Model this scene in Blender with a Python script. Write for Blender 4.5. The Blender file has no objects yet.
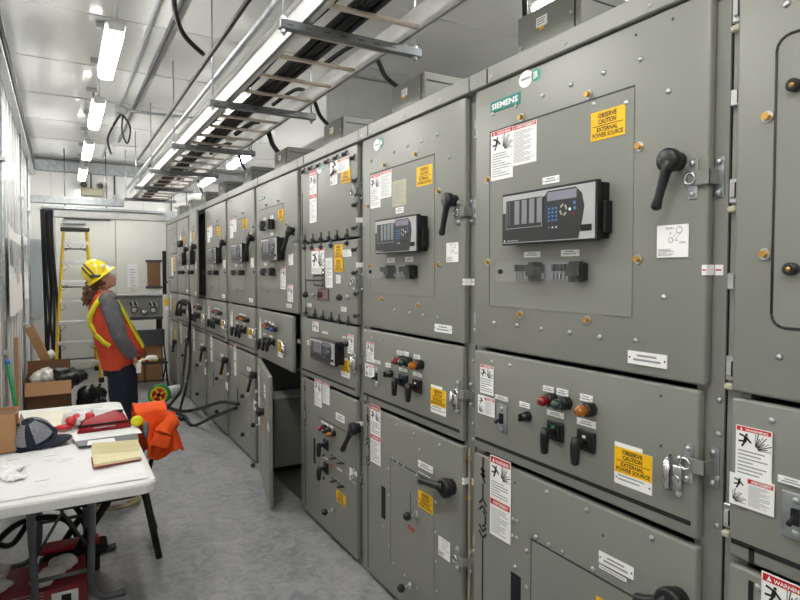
import bpy, bmesh, math, random
from mathutils import Vector, Matrix, noise
random.seed(7)
SC = bpy.context.scene
COL = SC.collection
# ------------------------------------------------------------------ camera
FPX, CAMH, VX, VY, V0 = 590.0, 1.6, 60.0, 272.0, 292.0
TILT = math.atan((V0-VY)/FPX)
YAW = math.atan((400-VX)/FPX*math.cos(TILT))
FW = Vector((math.sin(YAW)*math.cos(TILT), math.cos(YAW)*math.cos(TILT), -math.sin(TILT)))
RT = Vector((math.cos(YAW), -math.sin(YAW), 0))
UP = RT.cross(FW)
CO = Vector((0, 0, CAMH))
cd = bpy.data.cameras.new('camera'); cam = bpy.data.objects.new('camera', cd); COL.objects.link(cam)
cam.matrix_world = Matrix(((RT.x, UP.x, -FW.x, 0), (RT.y, UP.y, -FW.y, 0), (RT.z, UP.z, -FW.z, CAMH), (0, 0, 0, 1)))
cd.sensor_width = 36; cd.lens = FPX/800*36; cd.shift_y = -(300-V0)/800; cd.clip_start = 0.02
SC.camera = cam
def ray(u, v): return FW + RT*((u-400)/FPX) - UP*((v-V0)/FPX)
def at_x(u, v, x): r = ray(u, v); return CO + r*(x/r.x)
def at_y(u, v, y): r = ray(u, v); return CO + r*(y/r.y)
def at_z(u, v, z): r = ray(u, v); return CO + r*((z-CAMH)/r.z)
# ------------------------------------------------------------------ materials
def lin(h):
    h = h.lstrip('#')
    o = []
    for i in (0, 2, 4):
        c = int(h[i:i+2], 16)/255
        o.append(c/12.92 if c <= .04045 else ((c+.055)/1.055)**2.4)
    return o
def M(name, hexc, rough=.5, metal=0., var=.06, scale=9., bump=0., coat=0., emit=0., bscale=None, spec=.5):
    m = bpy.data.materials.new(name); m.use_nodes = True
    nt = m.node_tree; b = nt.nodes['Principled BSDF']
    c = lin(hexc)
    tc = nt.nodes.new('ShaderNodeTexCoord'); nz = nt.nodes.new('ShaderNodeTexNoise')
    nz.inputs['Scale'].default_value = scale; nz.inputs['Detail'].default_value = 4
    nt.links.new(tc.outputs['Object'], nz.inputs['Vector'])
    rp = nt.nodes.new('ShaderNodeValToRGB')
    rp.color_ramp.elements[0].position = .3; rp.color_ramp.elements[1].position = .7
    rp.color_ramp.elements[0].color = [x*(1-var) for x in c]+[1]
    rp.color_ramp.elements[1].color = [min(1, x*(1+var)) for x in c]+[1]
    nt.links.new(nz.outputs['Fac'], rp.inputs['Fac'])
    nt.links.new(rp.outputs['Color'], b.inputs['Base Color'])
    b.inputs['Roughness'].default_value = rough; b.inputs['Metallic'].default_value = metal
    b.inputs['Coat Weight'].default_value = coat; b.inputs['Specular IOR Level'].default_value = spec
    if bump:
        n2 = nt.nodes.new('ShaderNodeTexNoise'); n2.inputs['Scale'].default_value = bscale or scale*4
        nt.links.new(tc.outputs['Object'], n2.inputs['Vector'])
        bp = nt.nodes.new('ShaderNodeBump'); bp.inputs['Strength'].default_value = bump; bp.inputs['Distance'].default_value = .02
        nt.links.new(n2.outputs['Fac'], bp.inputs['Height']); nt.links.new(bp.outputs['Normal'], b.inputs['Normal'])
    if emit:
        b.inputs['Emission Color'].default_value = c+[1]; b.inputs['Emission Strength'].default_value = emit
    return m
PAINT = M('cabinet_paint', '878881', .36, var=.03, scale=2.5)
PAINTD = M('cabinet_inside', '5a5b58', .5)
GROOVE = M('panel_gap', '3a3a38', .7)
BLACK = M('black_plastic', '1b1b1d', .38)
MATTE = M('black_matte', '121212', .7)
DKGREY = M('relay_dark', '2f3032', .35)
LTGREY = M('relay_light', 'b4b4b6', .35)
SCRN = M('relay_strip', '8a8d92', .3)
LCD = M('relay_lcd', '8f8d9c', .2)
WHITE = M('label_white', 'fafaf8', .45, var=.02)
CREAM = M('label_cream', 'b9b59f', .5)
RED = M('label_red', 'd0202a', .45)
YEL = M('label_yellow', 'ffc40a', .45)
INK = M('label_ink', '1c1c1c', .6)
INKG = M('label_ink_grey', '9c9ea1', .6, var=.1)
TEAL = M('sign_teal', '138079', .4)
GREENC = M('sticker_green', '1f9a7a', .4)
ZINC = M('zinc_steel', 'c4c6c6', .28, .85, var=.1)
CHROME = M('chrome', 'd8d8da', .12, 1.)
BRASS = M('brass_bolt', 'd0a35a', .3, .8)
GASKET = M('gasket_tan', 'a89a80', .7)
GALV = M('galvanised', 'aeb3b6', .34, .75, var=.18, scale=25)
STRUT = M('strut_steel', '777b7e', .4, .6, var=.1)
GALVD = M('dark_steel', '55585b', .4, .7, var=.1)
ALU = M('tray_aluminium', 'cfcfcd', .35, .35, var=.06)
RUNG = M('rung_bronze', 'd0c2b2', .35, .4)
CABLE = M('cable_black', '161618', .5)
REDL = M('lamp_red', '860f1a', .15, coat=.6)
GRNL = M('lamp_green', '1c3a31', .15, coat=.6)
AMBL = M('lamp_amber', 'ab610a', .15, coat=.6)
BLUL = M('lamp_blue', '2846c0', .2, coat=.5)
BLUE = M('key_blue', '3f7fb8', .4)
WALLM = M('wall_metal_white', 'ececeb', .22, .1, var=.03, scale=2, bump=.02, bscale=3, coat=.3)
WALLB = M('back_wall_white', 'efefec', .25, var=.03, scale=2, coat=.3)
DOORM = M('door_paint', 'dfe0d9', .45, var=.02, scale=2)
CEILM = M('ceiling_gloss_white', 'e9e9e7', .14, .1, var=.03, scale=1.5, bump=.03, bscale=2.2, coat=.5)
LAMP = M('lamp_diffuser', 'fffdf8', .4, var=0, emit=20)
LAMPB = M('lamp_body', 'c8c8c6', .4)
CARD = M('cardboard', 'b58a62', .8, var=.06)
CARDD = M('cardboard_dark', '7d5b40', .85)  # flap insides and seams, plus the shadowed walls of the floor box
PLAST = M('table_plastic', 'e8e8e6', .45, var=.02)
TUBE = M('table_leg_grey', '6d7277', .4, .3)
ENCL = M('enclosure_grey', 'a4abb0', .4, var=.03)
CARTON = M('carton_red', '8c3238', .6, var=.15)  # red darkened so the shade under the table is in the colour
NAVY = M('navy_cloth', '171e30', .85, var=.15, scale=60)
MESHC = M('cap_mesh', '85878f', .8, var=.3, scale=120)
TROUS = M('navy_trousers', '1d2433', .9, var=.15, scale=14, bump=.4, bscale=18)
VEST = M('vest_orange', 'd4492c', .75, var=.12, scale=10, bump=.5, bscale=12)
LIME = M('vest_lime', 'e6e01c', .5, var=.05)
SHIRT = M('shirt_grey', '6e6d71', .9, var=.15, scale=16, bump=.5, bscale=16)
SKIN = M('skin', 'd9a489', .55, var=.06)
HAIR = M('hair_brown', '6e4a38', .6, var=.3, scale=30)
HHAT = M('hard_hat_yellow', 'f2d70c', .25, var=.03, coat=.4)
JACK = M('jacket_orange', 'f0570f', .8, var=.1, scale=9, bump=.4, bscale=14)
BAGR = M('pouch_red', 'a8222b', .6, var=.1)
BAGB = M('black_bag', '232325', .3, var=.3, scale=18)
BAGW = M('clear_plastic_white', 'cfcac6', .3, var=.15, scale=14)
GREEN = M('green_plastic', '178a4e', .4)
YELP = M('yellow_fibreglass', 'e8c313', .4, var=.05)
PAPER = M('paper', 'f1f1f1', .6, var=.02)
PAGEC = M('page_cream', 'e9e0b6', .7, var=.04)
BROWN = M('brown_board', '7e5a3f', .6, var=.1, scale=20)
WOODM = M('timber', 'a47c56', .7, var=.12, scale=12)
VIEWG = M('viewing_window', '5b3a33', .1, var=.3, scale=8, coat=.8)
STRAW = M('tan_coil', 'b9a987', .7, var=.12, scale=30)
def clear_mat():
    m = bpy.data.materials.new('clear_cover'); m.use_nodes = True; nt = m.node_tree
    nt.nodes.remove(nt.nodes['Principled BSDF'])
    t = nt.nodes.new('ShaderNodeBsdfTransparent'); g = nt.nodes.new('ShaderNodeBsdfGlossy'); d = nt.nodes.new('ShaderNodeBsdfDiffuse')
    d.inputs['Color'].default_value = (.8, .8, .8, 1); g.inputs['Roughness'].default_value = .1
    a = nt.nodes.new('ShaderNodeMixShader'); a.inputs[0].default_value = .015
    b = nt.nodes.new('ShaderNodeMixShader'); b.inputs[0].default_value = .03
    nt.links.new(t.outputs[0], a.inputs[1]); nt.links.new(d.outputs[0], a.inputs[2])
    nt.links.new(a.outputs[0], b.inputs[1]); nt.links.new(g.outputs[0], b.inputs[2])
    nt.links.new(b.outputs[0], nt.nodes['Material Output'].inputs['Surface'])
    return m
CLEAR = clear_mat()
def floor_mat():
    m = M('concrete_floor', 'a3a4a7', .38, var=0)
    nt = m.node_tree; b = nt.nodes['Principled BSDF']; N = nt.nodes.new; L = nt.links.new
    tc = N('ShaderNodeTexCoord'); n1 = N('ShaderNodeTexNoise'); n2 = N('ShaderNodeTexNoise'); n3 = N('ShaderNodeTexNoise')
    mp = N('ShaderNodeMapping'); mp.inputs['Scale'].default_value = (2.6, .9, 1); mp.inputs['Rotation'].default_value = (0, 0, .5)
    L(tc.outputs['Object'], mp.inputs['Vector']); L(mp.outputs[0], n1.inputs['Vector'])
    n1.inputs['Scale'].default_value = 1.6; n1.inputs['Detail'].default_value = 7; n1.inputs['Roughness'].default_value = .65; n1.inputs['Distortion'].default_value = 1.2
    L(tc.outputs['Object'], n2.inputs['Vector']); n2.inputs['Scale'].default_value = 9; n2.inputs['Detail'].default_value = 8; n2.inputs['Roughness'].default_value = .7; n2.inputs['Distortion'].default_value = 2
    L(tc.outputs['Object'], n3.inputs['Vector']); n3.inputs['Scale'].default_value = 60
    r1 = N('ShaderNodeValToRGB'); e = r1.color_ramp.elements
    e[0].position = .32; e[0].color = lin('7f8389')+[1]; e[1].position = .68; e[1].color = lin('bab9b8')+[1]
    L(n1.outputs['Fac'], r1.inputs['Fac'])
    r2 = N('ShaderNodeValToRGB'); e = r2.color_ramp.elements
    e[0].position = .35; e[0].color = lin('73787f')+[1]; e[1].position = .66; e[1].color = lin('bfbdb8')+[1]
    L(n2.outputs['Fac'], r2.inputs['Fac'])
    mx = N('ShaderNodeMixRGB'); mx.inputs[0].default_value = .5
    L(r1.outputs[0], mx.inputs[1]); L(r2.outputs[0], mx.inputs[2])
    m2 = N('ShaderNodeMixRGB'); m2.blend_type = 'MULTIPLY'; m2.inputs[0].default_value = .15
    L(mx.outputs[0], m2.inputs[1]); L(n3.outputs['Fac'], m2.inputs[2])
    L(m2.outputs[0], b.inputs['Base Color'])
    return m
FLOORM = floor_mat()
# ------------------------------------------------------------------ text cache
_tx = {}
def text_geo(s):
    if s in _tx: return _tx[s]
    cu = bpy.data.curves.new('lettering', 'FONT'); cu.body = s; cu.resolution_u = 2; cu.offset = .026
    o = bpy.data.objects.new('lettering', cu); COL.objects.link(o)
    dg = bpy.context.evaluated_depsgraph_get(); ev = o.evaluated_get(dg); me = ev.to_mesh()
    vs = [tuple(v.co) for v in me.vertices]; fs = [tuple(p.vertices) for p in me.polygons]
    ev.to_mesh_clear(); bpy.data.objects.remove(o); bpy.data.curves.remove(cu)
    x0 = min(v[0] for v in vs); x1 = max(v[0] for v in vs); y0 = min(v[1] for v in vs); y1 = max(v[1] for v in vs)
    vs = [((v[0]-x0)/(x1-x0), (v[1]-y0)/(y1-y0)) for v in vs]
    _tx[s] = (vs, fs); return _tx[s]
# ------------------------------------------------------------------ mesh builder
WLOC = {}
class MB:
    def __init__(s): s.v = []; s.f = []; s.m = []; s.sm = []; s.mats = []
    def mi(s, mat):
        if mat not in s.mats: s.mats.append(mat)
        return s.mats.index(mat)
    def add(s, vs, fs, mat, smooth=False):
        o = len(s.v); i = s.mi(mat); s.v += [Vector(v) for v in vs]
        for f in fs: s.f.append([a+o for a in f]); s.m.append(i); s.sm.append(smooth)
        return s
    def bm(s, bm, mat, smooth=False):
        bm.verts.index_update()
        s.add([v.co.copy() for v in bm.verts], [[v.index for v in f.verts] for f in bm.faces], mat, smooth); bm.free(); return s
    def box(s, x0, x1, y0, y1, z0, z1, mat, bev=0, rot=None, seg=1):
        x0, x1 = sorted((x0, x1)); y0, y1 = sorted((y0, y1)); z0, z1 = sorted((z0, z1))
        b = bmesh.new(); bmesh.ops.create_cube(b, size=1)
        c = Vector(((x0+x1)/2, (y0+y1)/2, (z0+z1)/2))
        for v in b.verts: v.co = Vector((v.co.x*(x1-x0), v.co.y*(y1-y0), v.co.z*(z1-z0)))
        if bev: bmesh.ops.bevel(b, geom=b.edges[:], offset=min(bev, .45*min(x1-x0, y1-y0, z1-z0)), segments=seg, affect='EDGES', profile=.6)
        for v in b.verts:
            if rot is not None: v.co = rot @ v.co
            v.co += c
        return s.bm(b, mat, seg > 1)
    def quad(s, a, b, c, d, mat): return s.add([a, b, c, d], [(0, 1, 2, 3)], mat)
    def ring(s, c, t, r, n, ref=None):
        t = t.normalized(); ref = ref or (Vector((0, 0, 1)) if abs(t.z) < .9 else Vector((1, 0, 0)))
        a = t.cross(ref).normalized(); b = t.cross(a).normalized()
        r = r if isinstance(r, (tuple, list)) else (r, r)
        return [c + a*math.cos(2*math.pi*i/n)*r[0] + b*math.sin(2*math.pi*i/n)*r[1] for i in range(n)]
    def tube(s, pts, r, mat, n=8, smooth=True, caps=True, closed=False, ref=None):
        pts = [Vector(p) for p in pts]; k = len(pts); vs = []; fs = []
        for i, p in enumerate(pts):
            if closed: t = pts[(i+1) % k]-pts[i-1]
            else: t = pts[min(i+1, k-1)]-pts[max(i-1, 0)]
            vs += s.ring(p, t, r[i] if isinstance(r, list) else r, n, ref)
        for i in range(k if closed else k-1):
            j = (i+1) % k
            for q in range(n): fs.append((i*n+q, i*n+(q+1) % n, j*n+(q+1) % n, j*n+q))
        if caps and not closed: fs.append(tuple(range(n-1, -1, -1))); fs.append(tuple(range((k-1)*n, k*n)))
        s.add(vs, fs, mat, smooth); 
        return s
    def cyl(s, p0, p1, r, mat, r1=None, n=14, smooth=True):
        s.tube([p0, p1], [r, r if r1 is None else r1], mat, n, False, True)
        if smooth:
            for i in range(n): s.sm[-(i+3)] = True
        return s
    def lathe(s, c, axis, prof, mat, n=20, cap=True):
        c = Vector(c); axis = Vector(axis).normalized(); vs = []; fs = []
        for (h, r) in prof: vs += s.ring(c+axis*h, axis, max(r, 1e-4), n)
        for i in range(len(prof)-1):
            for q in range(n): fs.append((i*n+q, i*n+(q+1) % n, (i+1)*n+(q+1) % n, (i+1)*n+q))
        if cap: fs.append(tuple(range(n-1, -1, -1))); fs.append(tuple(range((len(prof)-1)*n, len(prof)*n)))
        return s.add(vs, fs, mat, True)
    def ball(s, c, r, mat, seg=14, rings=9, rot=None):
        r = r if isinstance(r, (tuple, list)) else (r, r, r); c = Vector(c)
        b = bmesh.new(); bmesh.ops.create_uvsphere(b, u_segments=seg, v_segments=rings, radius=1)
        for v in b.verts:
            p = Vector((v.co.x*r[0], v.co.y*r[1], v.co.z*r[2]))
            v.co = c + (rot @ p if rot is not None else p)
        return s.bm(b, mat, True)
    def grid(s, fn, nu, nv, mat, wrapu=False):
        vs = [fn(i/(nu-1) if not wrapu else i/nu, j/(nv-1)) for j in range(nv) for i in range(nu)]
        fs = []
        for j in range(nv-1):
            for i in range(nu if wrapu else nu-1):
                k = (i+1) % nu; fs.append((j*nu+i, j*nu+k, (j+1)*nu+k, (j+1)*nu+i))
        return s.add(vs, fs, mat, True)
    def mesh(s, name, org):
        me = bpy.data.meshes.new(name); me.from_pydata([v-org for v in s.v], [], s.f)
        for m in s.mats: me.materials.append(m)
        me.polygons.foreach_set('material_index', s.m); me.polygons.foreach_set('use_smooth', s.sm); me.update()
        b = bmesh.new(); b.from_mesh(me); bmesh.ops.recalc_face_normals(b, faces=b.faces[:]); b.to_mesh(me); b.free()
        return me
    def build(s, name, parent=None, org=None):
        if org is None:
            lo = [min(v[i] for v in s.v) for i in range(3)]; hi = [max(v[i] for v in s.v) for i in range(3)]
            org = Vector([(lo[i]+hi[i])/2 for i in range(3)])
            if parent is None: org.z = lo[2]
        org = Vector(org)
        return link(s.mesh(name, org), name, org, parent)
def link(me, name, org, parent=None):
    o = bpy.data.objects.new(name, me); COL.objects.link(o); WLOC[o.name] = Vector(org)
    if parent is not None: o.parent = parent; o.location = Vector(org)-WLOC[parent.name]
    else: o.location = org
    return o
def tag(o, label, cat, group=None, kind=None):
    o['label'] = label; o['category'] = cat
    if group: o['group'] = group
    if kind: o['kind'] = kind
    return o
def thing(name, loc, label, cat, group=None):
    o = bpy.data.objects.new(name, None); COL.objects.link(o); o.empty_display_size = .1
    o.location = loc; WLOC[o.name] = Vector(loc); return tag(o, label, cat, group)
def struct(o): o['kind'] = 'structure'; return o
def remesh(o, vox, smooth=2, fn=None):
    m = o.modifiers.new('r', 'REMESH'); m.mode = 'VOXEL'; m.voxel_size = vox; m.use_smooth_shade = True
    if smooth: q = o.modifiers.new('s', 'SMOOTH'); q.iterations = smooth; q.factor = .5
    bpy.context.view_layer.update()
    dg = bpy.context.evaluated_depsgraph_get(); me = bpy.data.meshes.new_from_object(o.evaluated_get(dg))
    o.modifiers.clear(); old = o.data; mats = list(old.materials); o.data = me
    if not me.materials:
        for x in mats: me.materials.append(x)
    if fn:
        me.calc_loop_triangles() if hasattr(me, 'calc_loop_triangles') else None
        ns = [v.normal.copy() for v in me.vertices]
        for v, n in zip(me.vertices, ns): v.co += n*fn(v.co)
    me.polygons.foreach_set('use_smooth', [True]*len(me.polygons)); me.update()
    return o
def spline(pts, k=6):
    pts = [Vector(p) for p in pts]; out = []
    for i in range(len(pts)-1):
        p0 = pts[max(i-1, 0)]; p1 = pts[i]; p2 = pts[i+1]; p3 = pts[min(i+2, len(pts)-1)]
        for j in range(k):
            t = j/k
            out.append(.5*((2*p1)+(p2-p0)*t+(2*p0-5*p1+4*p2-p3)*t*t+(3*p1-p0-3*p2+p3)*t**3))
    return out+[pts[-1]]
ORD = ['nearest', 'second', 'third', 'fourth', 'fifth', 'sixth', 'seventh', 'eighth', 'ninth', 'tenth']
# ------------------------------------------------------------------ room
XL, XR, YF, YB, ZC = -.38, 3.6, -2.6, 11.0, 3.4
struct(MB().box(XL-.1, XR+.1, YF-.1, YB+.1, -.1, 0, FLOORM).build('floor', org=(0, 0, 0)))
c = MB().box(XL-.1, XR+.1, YF-.1, YB+.1, ZC, ZC+.1, CEILM)
y = -2.2
while y < YB:
    c.box(XL, XR, y-.006, y+.006, ZC-.006, ZC+.01, LAMPB); y += 1.15
struct(c.build('ceiling', org=(0, 0, ZC)))
w = MB().box(XL-.1, XL, YF, YB, 0, ZC, WALLM)
y = -2.4
while y < YB-.1:
    w.box(XL-.02, XL+.004, y-.1, y+.1, 0, ZC, WALLM, .003); y += .4
struct(w.build('wall_left'))
struct(MB().box(XR, XR+.1, YF, YB, 0, ZC, WALLM).build('wall_right'))
struct(MB().box(XL-.1, XR+.1, YF-.1, YF, 0, ZC, WALLM).build('wall_front'))
w = MB().box(XL-.1, XR+.1, YB, YB+.1, 0, ZC, WALLB)
for x in (-.1, .35, .8, 1.25, 1.7, 2.15, 2.6, 3.05): w.box(x-.004, x+.004, YB-.004, YB+.01, 2.6, ZC, LAMPB)
struct(w.build('wall_back'))
struct(MB().box(XL, XR, YB-.14, YB-.01, ZC-.2, ZC-.03, GALV, .005).build('trim_1'))
struct(MB().box(1.38, XR, YB-.015, YB, 0, .1, LAMPB).build('baseboard_back'))
# double door in the back wall
def by(u, v, y=YB): p = at_y(u, v, y); return p.x, p.z
dx0, dz1 = by(55, 218); dx1, _ = by(166, 222); dm, _ = by(115, 222); dz1 = 2.47
fr = MB()
fr.box(dx0-.12, dx0-.01, YB-.05, YB, 0, dz1+.12, LAMPB, .006).box(dx1+.01, dx1+.12, YB-.05, YB, 0, dz1+.12, LAMPB, .006).box(dx0-.12, dx1+.12, YB-.05, YB, dz1+.01, dz1+.12, LAMPB, .006)
fr.box(dx0-.18, dx1+.2, YB-.08, YB, dz1+.14, dz1+.18, GALV, .004)
struct(fr.build('trim_2'))
d1 = struct(MB().box(dx0, dm-.006, YB-.035, YB, .02, dz1, DOORM, .004).build('door_1'))
cl = MB().box(dx0+.1, dx0+.42, YB-.1, YB-.035, dz1-.1, dz1-.03, GALV, .01); cl.box(dx0+.12, dx0+.8, YB-.07, YB-.04, dz1-.02, dz1+.0, GALVD, .004)
cl.build('door_closer', d1)
d2 = struct(MB().box(dm+.006, dx1, YB-.035, YB, .02, dz1, DOORM, .004).build('door_2'))
x0, z1 = by(147, 262); x1, z0 = by(160, 286)
b = MB().box(x0, x1, YB-.06, YB-.035, z0, z1, BROWN, .003); b.box(x0-.03, x1+.03, YB-.07, YB-.035, z1, z1+.035, GALVD).box(x0-.03, x1+.03, YB-.07, YB-.035, z0-.03, z0, GALVD)
tag(b.build('notice_board'), 'brown framed panel fixed on the right leaf of the back door', 'panel')
x0, z1 = by(127, 264); x1, z0 = by(138.5, 287)
b = MB().box(x0, x1, YB-.04, YB-.036, z0, z1, PAPER)
for i in range(9): b.box(x0+.04, x1-.04-random.random()*.06, YB-.041, YB-.0395, z1-.1-i*.045, z1-.09-i*.045, INKG)
tag(b.build('paper_notice'), 'white paper notice taped to the back door, left of the brown panel', 'paper')
# ------------------------------------------------------------------ sticker builder (wall plane facing the aisle)
class St(MB):
    def __init__(s, x, r, th=.0012):
        super().__init__(); s.x = x; s.yL, s.yR, s.zT, s.zB = r; s.W = s.yL-s.yR; s.H = s.zT-s.zB; s.th = th
    def base(s, mat, bev=0): s.box(s.x-s.th, s.x+.0005, s.yL, s.yR, s.zB, s.zT, mat, bev); return s
    def P(s, a, b, l=1): return Vector((s.x-s.th-.0005*l, s.yL-a, s.zT-b))     # a from the left, b from the top (metres)
    def rect(s, a0, b0, a1, b1, mat, l=1):
        return s.quad(s.P(a0, b1, l), s.P(a1, b1, l), s.P(a1, b0, l), s.P(a0, b0, l), mat)
    def fr(s, a0, b0, a1, b1, mat, l=1): return s.rect(a0*s.W, b0*s.H, a1*s.W, b1*s.H, mat, l)
    def poly(s, pts, mat, l=1): return s.add([s.P(a*s.W, b*s.H, l) for a, b in pts], [list(range(len(pts)))[::-1]], mat)
    def disc(s, a, b, r, mat, l=1, n=16, rb=None):
        return s.add([s.P(a+r*math.cos(6.2832*i/n), b+(rb or r)*math.sin(6.2832*i/n), l) for i in range(n)], [list(range(n))], mat)
    def seg(s, a0, b0, a1, b1, w, mat, l=1):
        d = Vector((a1-a0, b1-b0)); n = Vector((-d.y, d.x)).normalized()*w/2
        return s.quad(s.P(a0+n.x, b0+n.y, l), s.P(a1+n.x, b1+n.y, l), s.P(a1-n.x, b1-n.y, l), s.P(a0-n.x, b0-n.y, l), mat)
    def text(s, a0, b0, a1, b1, t, mat, l=2):
        vs, fs = text_geo(t)
        return s.add([s.P((a0+(a1-a0)*x)*s.W, (b1-(b1-b0)*y)*s.H, l) for x, y in vs], fs, mat)
    def lines(s, a0, b0, a1, b1, n, mat=None, fill=.34):
        n = int(n*1.7) if n > 3 else n
        for i in range(n):
            y0 = b0+(b1-b0)*i/n; e = a1-(a1-a0)*(random.random()*.3 if i % 4 != 3 else .5)
            s.fr(a0, y0, e, y0+(b1-b0)/n*fill, mat or INKG, 1)
        return s
    def man(s, a, b, h):       # struck figure pictogram, a/b centre in metres
        w = h*.13
        s.disc(a+.08*h, b-.38*h, .09*h, INK); s.seg(a+.05*h, b-.28*h, a-.02*h, b+.1*h, w*1.7, INK)
        s.seg(a+.05*h, b-.22*h, a-.4*h, b-.36*h, w, INK); s.seg(a+.05*h, b-.22*h, a+.4*h, b+.12*h, w, INK)
        s.seg(a, b+.08*h, a-.45*h, b+.12*h, w, INK); s.seg(a, b+.08*h, a-.22*h, b+.46*h, w, INK); return s
    def burst(s, a0, b0, w, h):  # radiating strokes from the lower left corner
        for i in range(10):
            t = math.radians(3+i*9.5); r = (1.1, .85, 1.2)[i % 3]
            s.seg(a0+.2*w*math.cos(t), b0+h-.2*h*math.sin(t), a0+r*w*math.cos(t), b0+h-r*h*math.sin(t), w*.06, INK if i % 3 else INKG)
        return s
    def warntri(s, a, b, h): return s.poly([(a, b+h), (a+h*.9*s.H/s.W, b+h), (a+h*.45*s.H/s.W, b)], WHITE, 2)
def fit(y, dy): return y if not dy else dy[0]+(y-dy[1])*dy[2]      # repeated cabinets reuse one door layout
def rect_px(u0, v0, u1, v1, x, dy=0):
    a = at_x(u0, v0, x); b = at_x(u1, v1, x); return (fit(a.y, dy), fit(b.y, dy), a.z, b.z)
XD, XF = 1.375, 1.405
DL = [.813, 1.812, 2.777, 3.687, 4.702, 5.653, 6.628, 7.545, 8.397, 9.2]   # far edge of each cabinet's doors
DRR = [-.1] + [DL[i]+.067 for i in range(9)]                              # near edge of the doors
# shared small hardware
def shared(fn, name):
    b = MB(); fn(b); return b.mesh(name, Vector((0, 0, 0)))
def _bolt(b): b.cyl((0, 0, 0), (-.003, 0, 0), .0135, ZINC, n=14); b.cyl((-.003, 0, 0), (-.014, 0, 0), .0088, BRASS, n=6, smooth=False)
def _screw(b): b.lathe((0, 0, 0), (-1, 0, 0), [(0, .008), (.003, .0075), (.0055, .004)], ZINC, 10)
def _hole(b): b.cyl((0, 0, 0), (-.001, 0, 0), .004, GROOVE, n=8)
def _ball(b):
    b.cyl((0, 0, 0), (-.012, 0, 0), .014, ZINC, n=10); b.cyl((-.01, 0, 0), (-.045, 0, 0), .006, ZINC, n=8); b.ball((-.055, 0, 0), .019, BLACK)
ME = dict(bolt=shared(_bolt, 'brass_bolt'), screw=shared(_screw, 'screw'), hole=shared(_hole, 'plug'), ball=shared(_ball, 'ball_knob'))
def put(kind, name, x, y, z, parent): return link(ME[kind], name, (x, y, z), parent)
# ------------------------------------------------------------------ items on doors
def it_warn(par, x, r, mid=None, head='WARNING', pict=True):
    s = St(x, r).base(WHITE); hh = min(.09, .034/s.H*1.0); hh = max(hh, .05)
    s.fr(.03, .012, .97, hh, RED); s.warntri(.12, .02, hh*.62); s.text(.27, .012+hh*.25, .9, hh*.86, head, WHITE)
    ph = .5*s.W/s.H if pict else 0
    if pict:
        s.man(s.W*.27, hh*s.H+ph*s.H*.5, s.W*.42); s.burst(s.W*.55, hh*s.H+ph*s.H*.08, s.W*.4, ph*s.H*.85)
    t0 = hh+ph+.03
    if mid:
        s.lines(.07, t0, .93, mid-.02, max(4, int((mid-t0)*s.H/.014)))
        s.fr(.03, mid, .97, mid+hh*.8, RED); s.text(.15, mid+hh*.2, .9, mid+hh*.65, 'AVERTISSEMENT', WHITE)
        s.lines(.07, mid+hh+.02, .93, .97, max(4, int((1-mid)*s.H/.016)))
    else: s.lines(.07, t0, .93, .96, max(4, int((1-t0)*s.H/.014)))
    return s.build('warning_label', par)
def it_avert(par, x, r):
    s = St(x, r).base(WHITE); s.fr(.02, .012, .98, .1, RED); s.warntri(.06, .02, .06); s.text(.16, .03, .95, .085, 'AVERTISSEMENT', WHITE)
    s.lines(.06, .16, .94, .95, 14); return s.build('warning_label', par)
def it_wide(par, x, r):
    s = St(x, r).base(WHITE); s.fr(.42, .06, .98, .2, RED); s.text(.5, .08, .95, .18, 'AVERTISSEMENT', WHITE)
    s.man(s.W*.22, s.H*.28, s.W*.26); s.burst(s.W*.08, s.H*.55, s.W*.28, s.H*.35); s.lines(.44, .26, .94, .92, 10); return s.build('warning_label', par)
def it_paper(par, x, r, name='paper_label', mat=None, n=10):
    s = St(x, r).base(mat or WHITE); s.lines(.08, .1, .92, .92, n); return s.build(name, par)
def caution(s, b0, b1, l=1):
    h = b1-b0
    s.fr(0, b0, 1, b1, YEL, l)
    s.text(.22, b0+.08*h, .76, b0+.25*h, 'OBSERVE', INK, l+1); s.text(.23, b0+.29*h, .75, b0+.46*h, 'CAUTION', INK, l+1)
    s.fr(.06, b0+.505*h, .94, b0+.53*h, INK, l+1)
    s.text(.19, b0+.57*h, .8, b0+.72*h, 'EXTERNAL', INK, l+1); s.text(.06, b0+.76*h, .95, b0+.92*h, 'POWER SOURCE', INK, l+1)
def it_yel(par, x, r):
    s = St(x, r).base(YEL); caution(s, 0, 1); return s.build('caution_label', par)
def it_yelw(par, x, r):
    s = St(x, r)
    s.box(x-.0012, x+.0005, s.yL, s.yL-s.W*.75, s.zT-s.H*.1, s.zT, WHITE); s.box(x-.0012, x+.0005, s.yL, s.yR, s.zB, s.zT-s.H*.1, WHITE)
    caution(s, .1, .72); s.lines(.1, .76, .9, .95, 2); s.disc(.06*s.W, .85*s.H, .02*s.W, INK); s.disc(.94*s.W, .85*s.H, .02*s.W, INK)
    return s.build('caution_label', par)
def it_np(par, x, r):
    s = St(x, r, .0025); s.base(WHITE)
    h = s.H; w = s.W
    s.fr(.25, .22, .75, .38, INKG); s.fr(.15, .55, .85, .72, INKG)
    s.disc(.05*w, .5*h, min(.08*h, .05*w), INK); s.disc(.95*w, .5*h, min(.08*h, .05*w), INK)
    return s.build('nameplate', par)
def it_sign(par, x, r):
    s = St(x, r, .003).base(TEAL, .0008); s.text(.06, .24, .94, .76, 'SIEMENS', WHITE); return s.build('maker_sign', par)
def it_oval(par, x, y, z):
    s = St(x, (y+.045, y-.045, z+.028, z-.028)); s.disc(.045, .028, .034, WHITE, 0, 20, .028); s.fr(.25, .42, .75, .55, INKG, 1); s.build('oval_sticker', par)
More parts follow.
